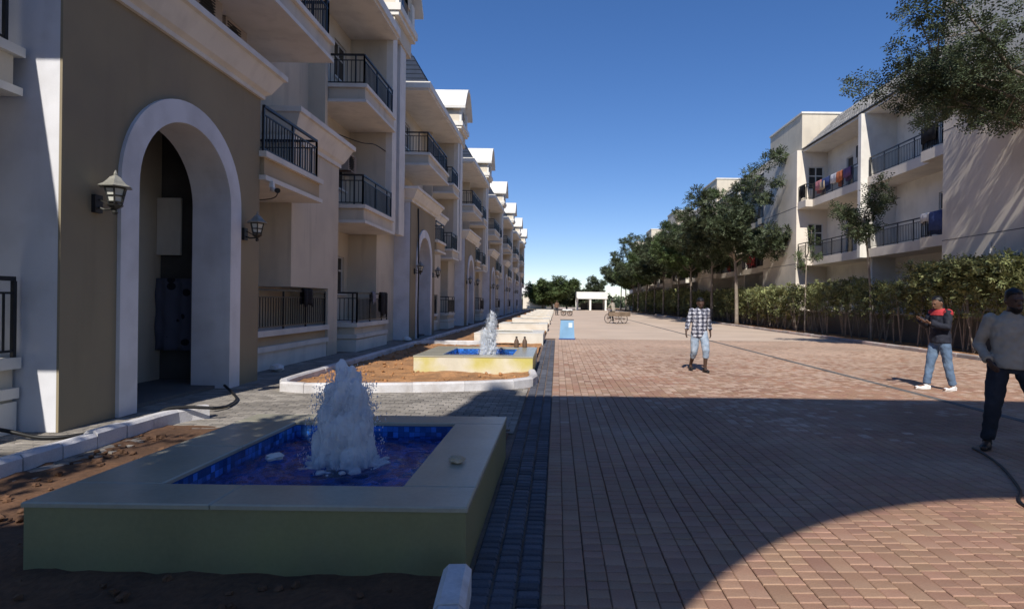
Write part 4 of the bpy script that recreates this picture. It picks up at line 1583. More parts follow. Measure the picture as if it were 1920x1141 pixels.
def tree_shape(seed, H, th, Rc, tr, nl, bend=0.0, ck=1.0):
    rng = random.Random(seed)
    tb = MB()
    bx, by = rng.uniform(-.3, .3) + bend, rng.uniform(-.2, .2)
    tp = [Vector((bx * t * t, by * t * t, th * t)) for t in (0, .06, .3, .6, 0.85, 1.0)]
    tb.tube(tp, [tr * 1.35, tr * 1.05, tr, tr * .85, tr * .75, tr * .62], 9)
    top = tp[-1]
    cl, cr = [], []
    for i in range(nl):
        az = 6.283 * i / nl + rng.uniform(-.4, .4)
        start = tp[3] + (top - tp[3]) * rng.uniform(0.45, 1.0)
        up = rng.uniform(0.25, 1.05)
        if i == nl - 1:
            up = 2.5
        d = Vector((math.cos(az), math.sin(az), up)).normalized()
        vert = H - start.z
        ln = min(Rc / max(0.3, math.hypot(d.x, d.y)), vert / max(0.2, d.z)) * rng.uniform(0.78, 0.98)
        pts = [start]
        for k in range(1, 6):
            t = k / 5
            pts.append(start + d * (ln * t) + Vector((rng.uniform(-.12, .12), rng.uniform(-.12, .12), 0.35 * t * t - 0.12 * t)) * (ln * .35))
        r0 = tr * rng.uniform(0.38, 0.55)
        tb.tube(pts, [r0 * (1 - 0.85 * k / 5) + 0.008 for k in range(6)], 6)
        for k in range(2, 6):
            cl.append(pts[k])
            cr.append(ck * Rc * rng.uniform(0.15, 0.28))
            for _ in range(2):
                a2 = az + rng.uniform(-1.5, 1.5)
                e2 = pts[k] + Vector((math.cos(a2), math.sin(a2), rng.uniform(-.25, .7))) * (Rc * rng.uniform(0.22, 0.46))
                e2.z = min(e2.z, H)
                tb.tube([pts[k], (pts[k] + e2) / 2 + Vector((0, 0, .06)), e2], [r0 * .3, r0 * .2, 0.006], 5)
                cl.append(e2)
                cr.append(ck * Rc * rng.uniform(0.12, 0.24))
    return tb, np.array([tuple(c) for c in cl]), np.array(cr)


def tree(name, loc, label, seed, H, th, Rc, tr, nl, per, length, lw, mat, bend=0.0, group=None, cat='tree', ck=1.0):
    root = empty(name, loc, label, cat, group)
    tb, C, Cr = tree_shape(seed, H, th, Rc, tr, nl, bend, ck)
    me = bpy.data.meshes.new('trunk')
    me.from_pydata(tb.v, [], tb.f)
    me.polygons.foreach_set("use_smooth", [True] * len(me.polygons))
    me.materials.append(MATS['bark'])
    link_mesh('trunk', me, root, loc)
    V, rn = spray_quads(np.random.default_rng(seed), C, Cr, per, length, lw)
    quads_mesh('crown', V, rn, mat, root, loc)
    return root


row = 'trees along the right side of the street'
tree('street_tree', (14.2, 17.0, 0.05), 'big dark tree reaching in from the upper right corner', 11, 16.5, 7.7, 4.0, 0.17, 14, 74, 0.30, 0.052, 'leaf_dark', bend=0.2, group=row, ck=0.68)
tv = [tree('street_tree', (12.85, 42.0, 0.05), 'tall full tree beside the far end of the first right-hand block', 21, 11.7, 5.6, 3.2, 0.13, 11, 58, 0.36, 0.085, 'leaf_dark', group=row, ck=0.85),
      tree('street_tree', (12.9, 49.0, 0.05), 'tree behind the tallest one in the right-hand row', 34, 11.4, 5.4, 3.1, 0.12, 10, 56, 0.36, 0.09, 'leaf_dark', group=row, ck=0.85),
      tree('street_tree', (12.9, 56.5, 0.05), 'third full tree along the right-hand row', 47, 11.5, 5.3, 3.1, 0.12, 10, 56, 0.36, 0.09, 'leaf_mid', group=row, ck=0.85)]
for k, w in enumerate(('fourth', 'fifth', 'sixth', 'seventh', 'eighth', 'ninth', 'tenth', 'eleventh')):
    copy_thing(tv[k % 3], (13.0 + random.uniform(-.3, .3), 64.0 + 7.6 * k, 0.05), w + ' full tree along the right-hand row', rz=random.uniform(0, 6), scale=random.uniform(0.88, 1.04))
tree('young_tree', (13.5, 25.2, 0.05), 'thin young tree with a small tuft in front of the laundry balcony', 5, 6.7, 5.3, 1.0, 0.05, 6, 12, 0.3, 0.06, 'leaf_dark', bend=-0.4, cat='tree')
tree('young_tree', (13.3, 31.5, 0.05), 'slim bare sapling left of the tufted young tree', 8, 5.4, 4.2, 0.6, 0.04, 4, 4, 0.3, 0.05, 'leaf_mid', bend=0.3)
tree('shade_tree', (-5.0, -3.2, 0), 'leafy tree behind the viewer dappling the nearest fountain', 61, 11.0, 4.4, 2.5, 0.16, 10, 32, 0.4, 0.1, 'leaf_mid', bend=0.2)


def hedge(name, y0, y1, label, seed, zlo, zhi, per_m, lw, x0=13.35, x1=14.35, stem_step=0.55, rag=0.3):
    root = empty(name, ((x0 + x1) / 2, y0, 0.05), label, 'hedge' if name == 'hedge' else 'bush')
    rng = np.random.default_rng(seed)
    n = int((y1 - y0) * per_m / 6)
    Y = y0 + (y1 - y0) * rng.random(n)
    X = x0 + (x1 - x0) * rng.random(n)
    T = rng.random(n) ** 0.55
    hh = np.array([zhi + rag * mnoise.noise(Vector((y * 0.45, seed, 0))) + 0.5 * rag * mnoise.noise(Vector((y * 1.7, seed, 4))) for y in Y])
    Z = zlo + (hh - zlo) * T
    C = np.stack([X, Y, Z], axis=1)
    V, rn = spray_quads(rng, C, np.full(n, 0.22), 2, lw * 3.4, lw, 0.0, 6)
    o0 = ORG[root.name]
    V = V - np.array([[list(o0)]])
    quads_mesh('foliage', V, rn, 'leaf_hedge', root, o0)
    rr = random.Random(seed)
    y = y0 + 0.2
    shapes = []
    for q in range(4):
        mb = MB()
        for s in range(3):
            a = rr.uniform(0, 6.28)
            l = rr.uniform(0.15, 0.4)
            mb.tube([(0, 0, 0), (math.cos(a) * l * .4, math.sin(a) * l * .4, 0.8), (math.cos(a) * l, math.sin(a) * l, 1.8 + rr.uniform(-.2, .4))], [0.026, 0.02, 0.01], 5)
        me = bpy.data.meshes.new('stem')
        me.from_pydata(mb.v, [], mb.f)
        me.materials.append(MATS['bark'])
        shapes.append(me)
    while y < y1:
        s = link_mesh('stem', shapes[rr.randrange(4)], root, o0)
        s.location = (rr.uniform(-.35, .3), y - o0.y, 0)
        s.rotation_euler = (0, 0, rr.uniform(0, 6))
        y += stem_step * rr.uniform(0.7, 1.4)
    return root


hedge('hedge', 15.0, 34.0, 'leafy hedge with bare stems in front of the low grey wall', 3, 1.05, 2.55, 900, 0.058, rag=0.5)
hedge('hedge', 34.2, 62.0, 'middle stretch of hedge under the tall right-hand trees', 4, 0.6, 2.5, 560, 0.085, stem_step=0.8)
hedge('hedge', 62.2, 112.0, 'far end of the hedge below the distant trees', 5, 0.3, 2.9, 240, 0.13, stem_step=1.6)
hedge('bush', 17.2, 22.5, 'taller leafy bush at the right end of the hedge', 6, 1.9, 3.1, 1500, 0.062, x0=13.2, x1=14.5)

# far end of the street
far = 'trees closing the far end of the street'
tree('far_tree', (-0.9, 108, 0), 'broad dark tree closing the end of the street', 71, 5.6, 1.4, 3.7, 0.2, 10, 60, 0.5, 0.14, 'leaf_mid', group=far)
tree('far_tree', (1.9, 118, 0), 'second dark tree right of the broad one at the street end', 73, 5.2, 1.2, 3.0, 0.2, 9, 50, 0.5, 0.14, 'leaf_dark', group=far)
tree('far_tree', (6.5, 132, 0), 'dark tree showing above the white canopy at the street end', 75, 7.0, 2.5, 3.2, 0.2, 8, 40, 0.5, 0.15, 'leaf_dark', group=far)
tree('far_tree', (-3.2, 126, 0), 'small tree beside the white shed at the street end', 77, 4.6, 1.2, 2.6, 0.2, 8, 40, 0.5, 0.15, 'leaf_dark', group=far)

cn = empty('white_canopy', (6.2, 112, 0), 'white flat canopy on posts across the far end of the street', 'canopy')
MB().box(3.6, 9.4, 110, 116, 2.15, 3.45).build('fascia', 'canvas_white', cn)
for x in (3.75, 6.2, 9.1):
    MB().box(x - 0.17, x + 0.17, 110.2, 110.5, 0, 2.15).build('post', 'canvas_white', cn)
    MB().box(x - 0.17, x + 0.17, 115.4, 115.7, 0, 2.15).build('post', 'canvas_white', cn)
MB().box(4.6, 9.0, 115.8, 116.0, 0, 1.4).build('back_wall', 'concrete_dark', cn)
sh = empty('white_shed', (-5.0, 128, 0), 'small white building at the far left end of the street', 'building')
MB().box(-7.5, -2.5, 128, 134, 0, 3.2).build('wall', 'grey_wall', sh)
MB().box(-7.8, -2.2, 127.6, 134.4, 3.2, 5.0).build('roof', 'canvas_white', sh)
o = tree_line = None
rngw = np.random.default_rng(5)
n = 420
X = rngw.uniform(-140, 160, n)
Cc = np.stack([X, rngw.uniform(170, 200, n), 0.5 + 2.0 * rngw.random(n)], axis=1)
V, rn = spray_quads(rngw, Cc, np.full(n, 2.4), 16, 1.4, 0.5, 0.0, 6)
wd = quads_mesh('distant_wood', V, rn, 'leaf_dark', None, (0, 0, 0))
tag(wd, 'distant belt of trees beyond the end of the street', 'wood', kind='stuff')
# ================================================================== PEOPLE
def lerp(a, b, t):
    return Vector(a) * (1 - t) + Vector(b) * t


def limb_path(a, b, c):
    """five points through a bent limb"""
    return [Vector(a), lerp(a, b, .5), Vector(b), lerp(b, c, .5), Vector(c)]


def hand(mb, wrist, d, palm_n, k=1.0):
    """palm, four fingers of unequal length and a thumb from the side of the palm"""
    d = Vector(d).normalized()
    nrm = Vector(palm_n)
    nrm = (nrm - d * d.dot(nrm)).normalized()
    s = d.cross(nrm)
    w = Vector(wrist)
    mb.tube([w - d * .01, w + d * .03 * k, w + d * .085 * k], [(0.026 * k, 0.02 * k), (0.038 * k, 0.017 * k), (0.04 * k, 0.014 * k)], 8, flat=s)
    for i, ln in enumerate((0.062, 0.072, 0.068, 0.054)):
        b = w + d * .08 * k + s * ((i - 1.5) * 0.021 * k)
        m = b + d * ln * .55 * k + nrm * 0.008 * k
        e = b + d * ln * .92 * k + nrm * 0.03 * k
        mb.tube([b, m, e], [0.0095 * k, 0.009 * k, 0.0075 * k], 6)
    b = w + d * .025 * k - s * 0.032 * k
    mb.tube([b, b + d * .032 * k - s * .022 * k + nrm * .01, b + d * .065 * k - s * .026 * k + nrm * .02], [0.0125 * k, 0.011 * k, 0.009 * k], 6)


def person(label, loc, rz, J, wear, voxel=0.012, scale=1.0, extra=None):
    root = empty('person', loc, label, 'person')
    o0 = ORG[root.name]

    def child(mb, name, mat, parent=root, vx=voxel, sm=4, fold=0.0):
        me = remesh(mb, vx, sm, name)
        if fold:                          # creases in the cloth
            nn = [Vector(v.normal) for v in me.vertices]
            for v, n_ in zip(me.vertices, nn):
                p = v.co
                k = mnoise.noise(Vector((p.x * 9 + p.z * 5, p.y * 9, p.z * 11 - p.x * 4))) + 0.6 * mnoise.noise(Vector((p.x * 20, p.y * 20 + p.z * 8, p.z * 17)))
                v.co = p + n_ * (k * fold)
        me.materials.append(MATS[mat])
        me.name = name
        o = link_mesh(name, me, parent, (0, 0, 0))
        return o
    lat = (Vector(J['shL']) - Vector(J['shR']))
    lat.z = 0
    lat.normalize()
    plat = (Vector(J['hipL']) - Vector(J['hipR']))
    plat.z = 0
    plat.normalize()
    pel = (Vector(J['hipL']) + Vector(J['hipR'])) / 2
    shm = (Vector(J['shL']) + Vector(J['shR'])) / 2
    hd = Vector(J['head'])
    fwd = Vector(J.get('face', (0, -1, 0))).normalized()
    hup = Vector(J.get('headup', (0, 0, 1))).normalized()
    hs = hup.cross(fwd).normalized()
    b = MB()
    # torso, neck
    b.tube([pel - Vector((0, 0, .08)), pel + Vector((0, 0, .02)), lerp(pel, shm, .38), lerp(pel, shm, .72), shm + Vector((0, 0, -.02)), shm + Vector((0, 0, .045))],
           [(.12, .085), (.155, .105), (.135, .095), (.16, .11), (.165, .085), (.07, .06)], 14, flat=lat)
    b.tube([shm + Vector((0, 0, -.02)), lerp(shm, hd, .45), hd], [.064, .056, .052], 10)
    # head with jaw, brow, nose, ears
    R3 = Matrix((hs, fwd, hup)).transposed()

    def H(x, y, z):
        return hd + R3 @ Vector((x, y, z))
    b.tube([H(0, -.005, -.115), H(0, .012, -.09), H(0, .008, -.04), H(0, -.004, .02), H(0, -.01, .07), H(0, -.012, .10), H(0, -.012, .118)],
           [(.03, .04), (.05, .066), (.068, .086), (.077, .095), (.07, .088), (.05, .065), (.018, .025)], 14, flat=hs)
    b.tube([H(0, .086, .022), H(0, .108, -.022), H(0, .092, -.032)], [.009, .015, .009], 6)
    b.tube([H(-.045, .083, .034), H(0, .09, .036), H(.045, .083, .034)], [.009, .01, .009], 6)
    b.tube([H(-.026, .085, -.062), H(0, .094, -.062), H(.026, .085, -.062)], [.007, .011, .007], 6)
    for sx in (-1, 1):
        b.tube([H(sx * .076, -.01, .025), H(sx * .086, -.014, -.0), H(sx * .077, -.005, -.035)], [.011, .016, .009], 6)
    for s in ('L', 'R'):
        p = limb_path(J['hip' + s], J['kn' + s], J['an' + s])
        b.tube(p, [.085, .068, .052, .05, .034], 10)
        toe = Vector(J['toe' + s])
        an = Vector(J['an' + s])
        heel = an + (an - toe).normalized() * .05 - Vector((0, 0, .035))
        b.tube([heel, an + Vector((0, 0, -.03)), lerp(an, toe, .6), toe], [(.03, .035), (.036, .04), (.042, .026), (.032, .018)], 8, flat=(toe - an).cross(Vector((0, 0, 1))))
        b.ball(J['sh' + s], .056, 10, 8)
        p = limb_path(J['sh' + s], J['el' + s], J['wr' + s])
        b.tube(p, [.05, .044, .037, .034, .025], 9)
        hand(b, J['wr' + s], Vector(J['hd' + s]), J.get('pn' + s, (0, -1, 0)))
    body = child(b, 'body', wear['skin'], vx=min(voxel, 0.009), sm=2)
    # eyes
    for sx in (-1, 1):
        e = MB().ball(tuple(H(sx * .031, .079, .016)), .011, 8, 6)
        me = bpy.data.meshes.new('eye')
        me.from_pydata(e.v, [], e.f)
        me.materials.append(MATS['hair'])
        link_mesh('eye', me, body, (0, 0, 0))
    # hair cap (and beard)
    h = MB()
    h.tube([H(0, -.045, -.05), H(0, -.038, -.01), H(0, -.026, .035), H(0, -.016, .075), H(0, -.014, .112), H(0, -.014, .135)],
           [(.06, .056), (.076, .062), (.084, .074), (.08, .086), (.062, .074), (.022, .03)], 14, flat=hs)
    h.tube([H(-.05, .045, .092), H(0, .06, .100), H(.05, .045, .092)], [.016, .02, .016], 8)
    child(h, 'hair', 'hair', sm=3, fold=.006)
    if wear.get('beard'):
        q = MB()
        q.tube([H(0, .0, -.125), H(0, .018, -.10), H(0, .022, -.055)], [(.03, .045), (.056, .068), (.072, .078)], 12, flat=hs)
        child(q, 'beard', 'hair', sm=3)
    # shirt or jacket
    sh = MB()
    c = wear.get('puff', 0.016)
    hem = wear.get('hem', -.09)
    sh.tube([pel + Vector((0, 0, hem)), pel + Vector((0, 0, .03)), lerp(pel, shm, .38), lerp(pel, shm, .72), shm + Vector((0, 0, -.06)), shm + Vector((0, 0, -.005)), shm + Vector((0, 0, .035)), shm + Vector((0, 0, .07))],
            [(.165 + c, .118 + c), (.162 + c, .115 + c), (.15 + c, .108 + c), (.166 + c, .118 + c), (.165 + c, .1 + c), (.135 + c, .085 + c), (.088 + c, .07 + c * .6), (.06 + c * .5, .058 + c * .5)], 16, flat=lat)
    cl = MB()
    cl.tube([shm + Vector((0, 0, .04)) - fwd * .0, shm + Vector((0, 0, .085)) + fwd * .006], [(.082, .078), (.073, .07)], 14, flat=lat)
    for s in ('L', 'R'):
        sh.ball(J['sh' + s], .05 + c * .8, 10, 8)
        end = lerp(J['el' + s], J['wr' + s], wear.get('sleeve', .93))
        p = [Vector(J['sh' + s]), lerp(J['sh' + s], J['el' + s], .5), Vector(J['el' + s]), lerp(J['el' + s], end, .5), end]
        sh.tube(p, [.05 + c * .7, .043 + c * .8, .039 + c * .8, .036 + c * .8, .031 + c * .8], 10)
    top = child(sh, 'shirt', wear['top'], sm=8, fold=.014)
    child(cl, 'collar', wear.get('collar', wear['top']), top, sm=1)
    # folds and yoke
    if wear.get('yoke'):
        y = MB()
        y.tube([lerp(pel, shm, .9), shm + Vector((0, 0, -.02)), shm + Vector((0, 0, .04)), shm + Vector((0, 0, .07))],
               [(.172 + c, .112 + c), (.15 + c, .098 + c), (.094 + c, .075 + c), (.066 + c * .5, .064 + c * .5)], 16, flat=lat)
        for s in ('L', 'R'):
            y.ball(J['sh' + s], .052 + c * .8, 10, 8)
        child(y, 'yoke', wear['yoke'], top, sm=3)
    # trousers
    tr = MB()
    tr.tube([pel - Vector((0, 0, .1)), pel, pel + Vector((0, 0, .09))], [(.14, .105), (.17, .12), (.158, .112)], 14, flat=plat)
    lend = wear.get('leg_end', .95)
    for s in ('L', 'R'):
        end = lerp(J['kn' + s], J['an' + s], lend)
        p = [Vector(J['hip' + s]), lerp(J['hip' + s], J['kn' + s], .5), Vector(J['kn' + s]), lerp(J['kn' + s], end, .5), end]
        f = wear.get('flare', 1.0)
        tr.tube(p, [.1, .086 * f, .072 * f, .064 * f, .058 * f], 11)
    child(tr, 'trousers', wear['legs'], sm=3, fold=.010)
    # shoes
    for s in ('L', 'R'):
        so = MB()
        toe, an = Vector(J['toe' + s]), Vector(J['an' + s])
        dr = (toe - an)
        dr.z = 0
        dr.normalize()
        sd_ = dr.cross(Vector((0, 0, 1)))
        z0 = Vector((0, 0, -an.z + J.get('lift' + s, 0.0)))
        heel = an + z0 + Vector((0, 0, .045)) - dr * .065
        tip = an + z0 + dr * .205 + Vector((0, 0, .035))
        so.tube([heel - dr * .01, heel + dr * .04, lerp(heel, tip, .55), lerp(heel, tip, .85), tip], [(.03, .03), (.04, .044), (.05, .036), (.046, .03), (.024, .02)], 10, flat=sd_)
        so.tube([an + z0 + Vector((0, 0, .05)), an + z0 + Vector((0, 0, .105))], [.048, .044], 10)
        so.tube([heel + Vector((0, 0, -.032)), lerp(heel, tip, .55) + Vector((0, 0, -.032)), tip + Vector((0, 0, -.022))], [(.042, .012), (.05, .012), (.03, .012)], 10, flat=sd_)
        child(so, 'shoe', wear['shoes'], vx=min(voxel, 0.009), sm=2)
    if extra:
        extra(root)
    root.scale = (scale,) * 3
    root.rotation_euler = (0, 0, rz)
    return root


def joints(**kw):
    J = dict(hipL=(.095, 0, .92), hipR=(-.095, 0, .92), knL=(.105, -.02, .49), knR=(-.105, -.02, .49), anL=(.11, .02, .085), anR=(-.11, .02, .085),
             toeL=(.13, -.19, .03), toeR=(-.13, -.19, .03), shL=(.178, .0, 1.405), shR=(-.178, .0, 1.405), elL=(.25, .03, 1.14), elR=(-.25, .03, 1.14),
             wrL=(.265, -.04, .89), wrR=(-.265, -.04, .89), hdL=(.05, -.15, -1), hdR=(-.05, -.15, -1), pnL=(-1, 0, 0), pnR=(1, 0, 0), head=(0, -.02, 1.60))
    J.update(kw)
    return J


# man in a chequered shirt walking towards the viewer, looking down
person('man in a blue and white chequered shirt and rolled pale jeans walking', (3.3, 13.6, 0), R(4),
       joints(hipL=(.09, -.02, .92), hipR=(-.09, .02, .92), knL=(.10, -.19, .50), knR=(-.115, .0, .47), anL=(.10, -.13, .085), anR=(-.12, .27, .12),
              toeL=(.12, -.33, .03), toeR=(-.14, .07, .04), liftR=0.02, elL=(.245, .08, 1.15), elR=(-.265, -.01, 1.14), wrL=(.28, .06, .91), wrR=(-.34, -.10, .93),
              head=(.0, -.06, 1.575), face=(0, -1, -.5), headup=(0, -.45, 1)),
       dict(skin='skin_dark', top='plaid', legs='jean_pale', shoes='shoe_black', leg_end=.42, hem=-.12, puff=.026, flare=1.18, sleeve=.8, beard=True), voxel=.013)

# man in navy jacket with red shoulders, in profile, hands held up in front of the chest
person('man in a navy and red jacket with white shoes looking at his hands', (7.22, 11.05, 0), R(-82),
       joints(hipL=(.09, 0, .93), hipR=(-.09, 0, .93), knL=(.10, .07, .50), knR=(-.11, -.10, .50), anL=(.11, .17, .085), anR=(-.12, -.17, .085),
              toeL=(.14, -.04, .03), toeR=(-.16, -.38, .03), elL=(.24, -.06, 1.15), elR=(-.25, -.10, 1.17), wrL=(.10, -.30, 1.23), wrR=(-.10, -.33, 1.29),
              hdL=(-.5, -.8, .25), hdR=(.5, -.8, .2), pnL=(-.3, .3, 1), pnR=(.3, .3, 1), head=(0, -.06, 1.585), face=(0, -1, -.38), headup=(0, -.35, 1)),
       dict(skin='skin', top='navy', yoke='red_cloth', collar='red_cloth', legs='jean', shoes='shoe_white', hem=-.07, puff=.038, flare=1.12, beard=False), voxel=.012, scale=1.03)


def belt_things(root):
    pass


# bearded man at the right edge
person('bearded man in a pale grey shirt and dark trousers at the right edge', (4.99, 6.45, 0), R(-28),
       joints(hipL=(.10, 0, .93), hipR=(-.10, 0, .93), knL=(.24, -.10, .50), knR=(-.15, -.05, .49), anL=(.33, .05, .085), anR=(-.19, .03, .085),
              toeL=(.37, -.16, .03), toeR=(-.25, -.17, .03), elL=(.27, .06, 1.13), elR=(-.275, .07, 1.12), wrL=(.26, -.14, .96), wrR=(-.21, -.14, .96),
              hdL=(-.5, -.5, -.9), hdR=(.45, -.55, -.75), pnL=(-.7, .3, 0), pnR=(.7, .3, 0), head=(.02, -.05, 1.60), face=(.35, -1, -.25), headup=(0, -.2, 1)),
       dict(skin='skin_dark', top='shirt_grey', legs='trouser_dark', shoes='shoe_black', hem=-.05, puff=.024, flare=1.14, beard=True), voxel=.010, scale=1.03)


# cargo tricycle with its rider, far up the street
def wheel(root, c, ax, r=0.32):
    ax = Vector(ax).normalized()
    u = ax.cross(Vector((0, 0, 1))).normalized()
    v = Vector((0, 0, 1))
    n = 20
    c = Vector(c)
    t = MB()
    t.tube([c + u * (r * math.cos(6.2832 * i / n)) + v * (r * math.sin(6.2832 * i / n)) for i in range(n + 1)], [0.024] * (n + 1), 6, cap=False)
    w = t.build('wheel', 'rubber', root)
    s = MB()
    for i in range(12):
        a = 6.2832 * i / 12
        s.tube([c, c + u * ((r - .02) * math.cos(a)) + v * ((r - .02) * math.sin(a))], [0.006, 0.006], 4)
    s.tube([c - ax * .05, c + ax * .05], [.03, .03], 8)
    s.build('spokes', 'rust', w)


tl = empty('cargo_tricycle', (4.25, 44.0, 0), 'pedal cargo tricycle with a flat wooden bed far up the street', 'tricycle')
ox, oy = 4.25, 44.0
wheel(tl, (ox - 0.62, oy, .34), (0, 1, 0), .33)
wheel(tl, (ox + 0.62, oy - .45, .34), (0, 1, 0), .33)
wheel(tl, (ox + 0.62, oy + .45, .34), (0, 1, 0), .33)
bd = MB()
for i in range(7):
    bd.box(ox + 0.02, ox + 1.1, oy - .55 + i * .158, oy - .55 + i * .158 + .15, .62, .66)
bd.build('cargo_bed', 'wood', tl)
sd2 = MB()
sd2.box(ox + .02, ox + 1.1, oy - .58, oy - .555, .55, .86).box(ox + .02, ox + 1.1, oy + .555, oy + .58, .55, .86).box(ox + 1.1, ox + 1.13, oy - .58, oy + .58, .55, .86)
sd2.build('bed_side', 'wood', tl)
fr = MB()
fr.tube([(ox - .62, oy, .34), (ox - .5, oy, 1.0)], [.022, .022], 6).tube([(ox - .52, oy, .85), (ox + .1, oy, .6)], [.022, .022], 6)
fr.tube([(ox - .1, oy, .5), (ox - .02, oy, .88)], [.02, .02], 6).tube([(ox + .62, oy - .5, .34), (ox + .62, oy + .5, .34)], [.02, .02], 6)
fr.tube([(ox - .1, oy, .4), (ox + .62, oy, .36)], [.02, .02], 6)
fr.tube([(ox - .5, oy, 1.0), (ox - .42, oy - .25, 1.05)], [.014, .014], 6).tube([(ox - .5, oy, 1.0), (ox - .42, oy + .25, 1.05)], [.014, .014], 6)
fr.build('frame', 'iron', tl)
MB().ball((ox - .02, oy, .91), (.14, .09, .04), 10, 6).build('saddle', 'rubber', tl, smooth=True)
tl.rotation_euler = (0, 0, R(-48))
person('rider in a grey shirt sitting on the cargo tricycle', (ox - .02, oy, 0), R(-138),
       joints(hipL=(.09, .0, .98), hipR=(-.09, 0, .98), knL=(.11, -.36, .78), knR=(-.11, -.30, .62), anL=(.10, -.26, .42), anR=(-.10, -.12, .26),
              toeL=(.11, -.44, .38), toeR=(-.11, -.30, .22), liftL=.34, liftR=.18, shL=(.18, -.12, 1.47), shR=(-.18, -.12, 1.47), elL=(.24, -.26, 1.25), elR=(-.24, -.26, 1.25),
              wrL=(.24, -.40, 1.09), wrR=(-.24, -.40, 1.09), hdL=(0, -1, -.2), hdR=(0, -1, -.2), pnL=(0, 0, -1), pnR=(0, 0, -1), head=(0, -.16, 1.65)),
       dict(skin='skin_dark', top='shirt_grey', legs='trouser_dark', shoes='shoe_black', beard=False), voxel=.022)
person('tiny distant figure in a brownish shirt beside the far fountains', (-0.05, 68, 0), R(20), joints(),
       dict(skin='skin_dark', top='rust', legs='trouser_dark', shoes='shoe_black', beard=False), voxel=.025)

hc = empty('hand_cart', (1.0, 66, 0), 'low flat hand cart near the distant figure', 'cart')
MB().box(0.35, 1.75, 65.4, 66.6, .42, .5).build('cart_bed', 'wood', hc)
wheel(hc, (.7, 65.3, .3), (0, 1, 0), .28)
wheel(hc, (1.4, 65.3, .3), (0, 1, 0), .28)
wheel(hc, (.7, 66.7, .3), (0, 1, 0), .28)
wheel(hc, (1.4, 66.7, .3), (0, 1, 0), .28)
k = MB()
for q in range(5):
    k.ball((.75 + .2 * q, 66 + .2 * math.sin(q * 2), .6), (.22, .3, .14), 8, 6)
k.build('sack_load', 'canvas_white', hc, smooth=True)

# blue A-frame board on the pavement
ab = empty('sidewalk_board', (0.42, 24.6, 0), 'pale blue folding board standing on the pavement beside the fountains', 'board')
bx0, by0 = 0.42, 24.6


def slab(mb, w0, w1, ya, yb, z0, z1, t):
    mb.add([(bx0 - w0, ya, z0), (bx0 + w0, ya, z0), (bx0 + w1, yb, z1), (bx0 - w1, yb, z1),
            (bx0 - w0, ya + t, z0), (bx0 + w0, ya + t, z0), (bx0 + w1, yb + t, z1), (bx0 - w1, yb + t, z1)],
           [(0, 1, 2, 3), (7, 6, 5, 4), (0, 4, 5, 1), (1, 5, 6, 2), (2, 6, 7, 3), (3, 7, 4, 0)])


m = MB()
slab(m, .32, .27, by0 - .14, by0 - .05, .02, .80, .02)
m.build('front_panel', 'sky_blue_paint', ab)
m = MB()
slab(m, .32, .27, by0 + .14, by0 + .05, .02, .80, .02)
m.build('rear_panel', 'sky_blue_paint', ab)
m = MB()
m.box(bx0 - .29, bx0 + .29, by0 - .05, by0 + .07, .80, .84)
m.build('top_hinge', 'concrete_dark', ab)
m = MB()
m.box(bx0 - .34, bx0 + .34, by0 - .18, by0 - .145, 0, .05)
m.build('foot_rail', 'cloth_blue', ab)
m = MB()
m.box(bx0 + .06, bx0 + .22, by0 - .066, by0 - .062, .5, .7)
for i in range(4):
    pass
m.v = [(x, y - (.7 - z) * .1154, z) for x, y, z in m.v]
m.build('highlight_patch', 'highlight_tone', ab)  # white highlight painted on the upper right of the board

# small things about the fountains and the walk
def lump(name, c, r, mat, label, cat, seed, flat=0.6):
    mb = MB().ball((0, 0, 0), 1.0, 14, 10)
    vs = []
    for v in mb.v:
        p = Vector(v)
        k = 1 + 0.35 * mnoise.noise(p * 1.8 + Vector((seed, 0, 0))) + 0.15 * mnoise.noise(p * 5 + Vector((0, seed, 0)))
        vs.append((c[0] + p.x * r * k, c[1] + p.y * r * k, c[2] + r * flat * .9 + max(p.z, -.9) * r * k * flat))
    mb.v = vs
    return tag(mb.build(name, mat, org=c, smooth=False), label, cat)


lump('foam_scrap', (-2.28, 4.75, 0.275), 0.075, 'plastic_white', 'white scrap floating in the nearest pool left of the jet', 'scrap', 3, 0.35)
lump('reflection_lump', (-0.72, 4.28, 0.397), 0.055, 'cloth_beige', 'pale lump standing in for a reflection on the right coping of the nearest fountain', 'scrap', 5, 0.5)  # added lump imitating a reflection on the coping
lump('rubble_lump', (-6.05, 12.7, 0.0), 0.14, 'plastic_white', 'white lump of rubble at the foot of the first pier', 'rubble', 7, 0.6)
lump('rubble_lump', (-5.7, 22.3, 0.0), 0.16, 'plastic_white', 'pale rubble lump on the walk before the second portico', 'rubble', 9, 0.6)
for kk, (xx, lab) in enumerate(((-1.0, 'small dark arched vent in the third fountain wall, left one'), (-0.86, 'small dark arched vent in the third fountain wall, right one'))):
    pass
for xx, lab in ((-1.03, 'small dark bottle on the back coping of the second fountain, left of two'), (-0.82, 'small dark bottle on the back coping of the second fountain, right of two')):
    bo = empty('bottle', (xx, 14.98, FH), lab, 'bottle', 'bottles on the second fountain')
    MB().lathe((xx, 14.98, FH), [(.055, 0), (.06, .02), (.06, .16), (.03, .22), (.022, .25)], 10).build('bottle_body', 'brown_frame', bo, smooth=True)
    MB().lathe((xx, 14.98, FH), [(.026, .25), (.026, .28)], 8).build('bottle_cap', 'rubber', bo)


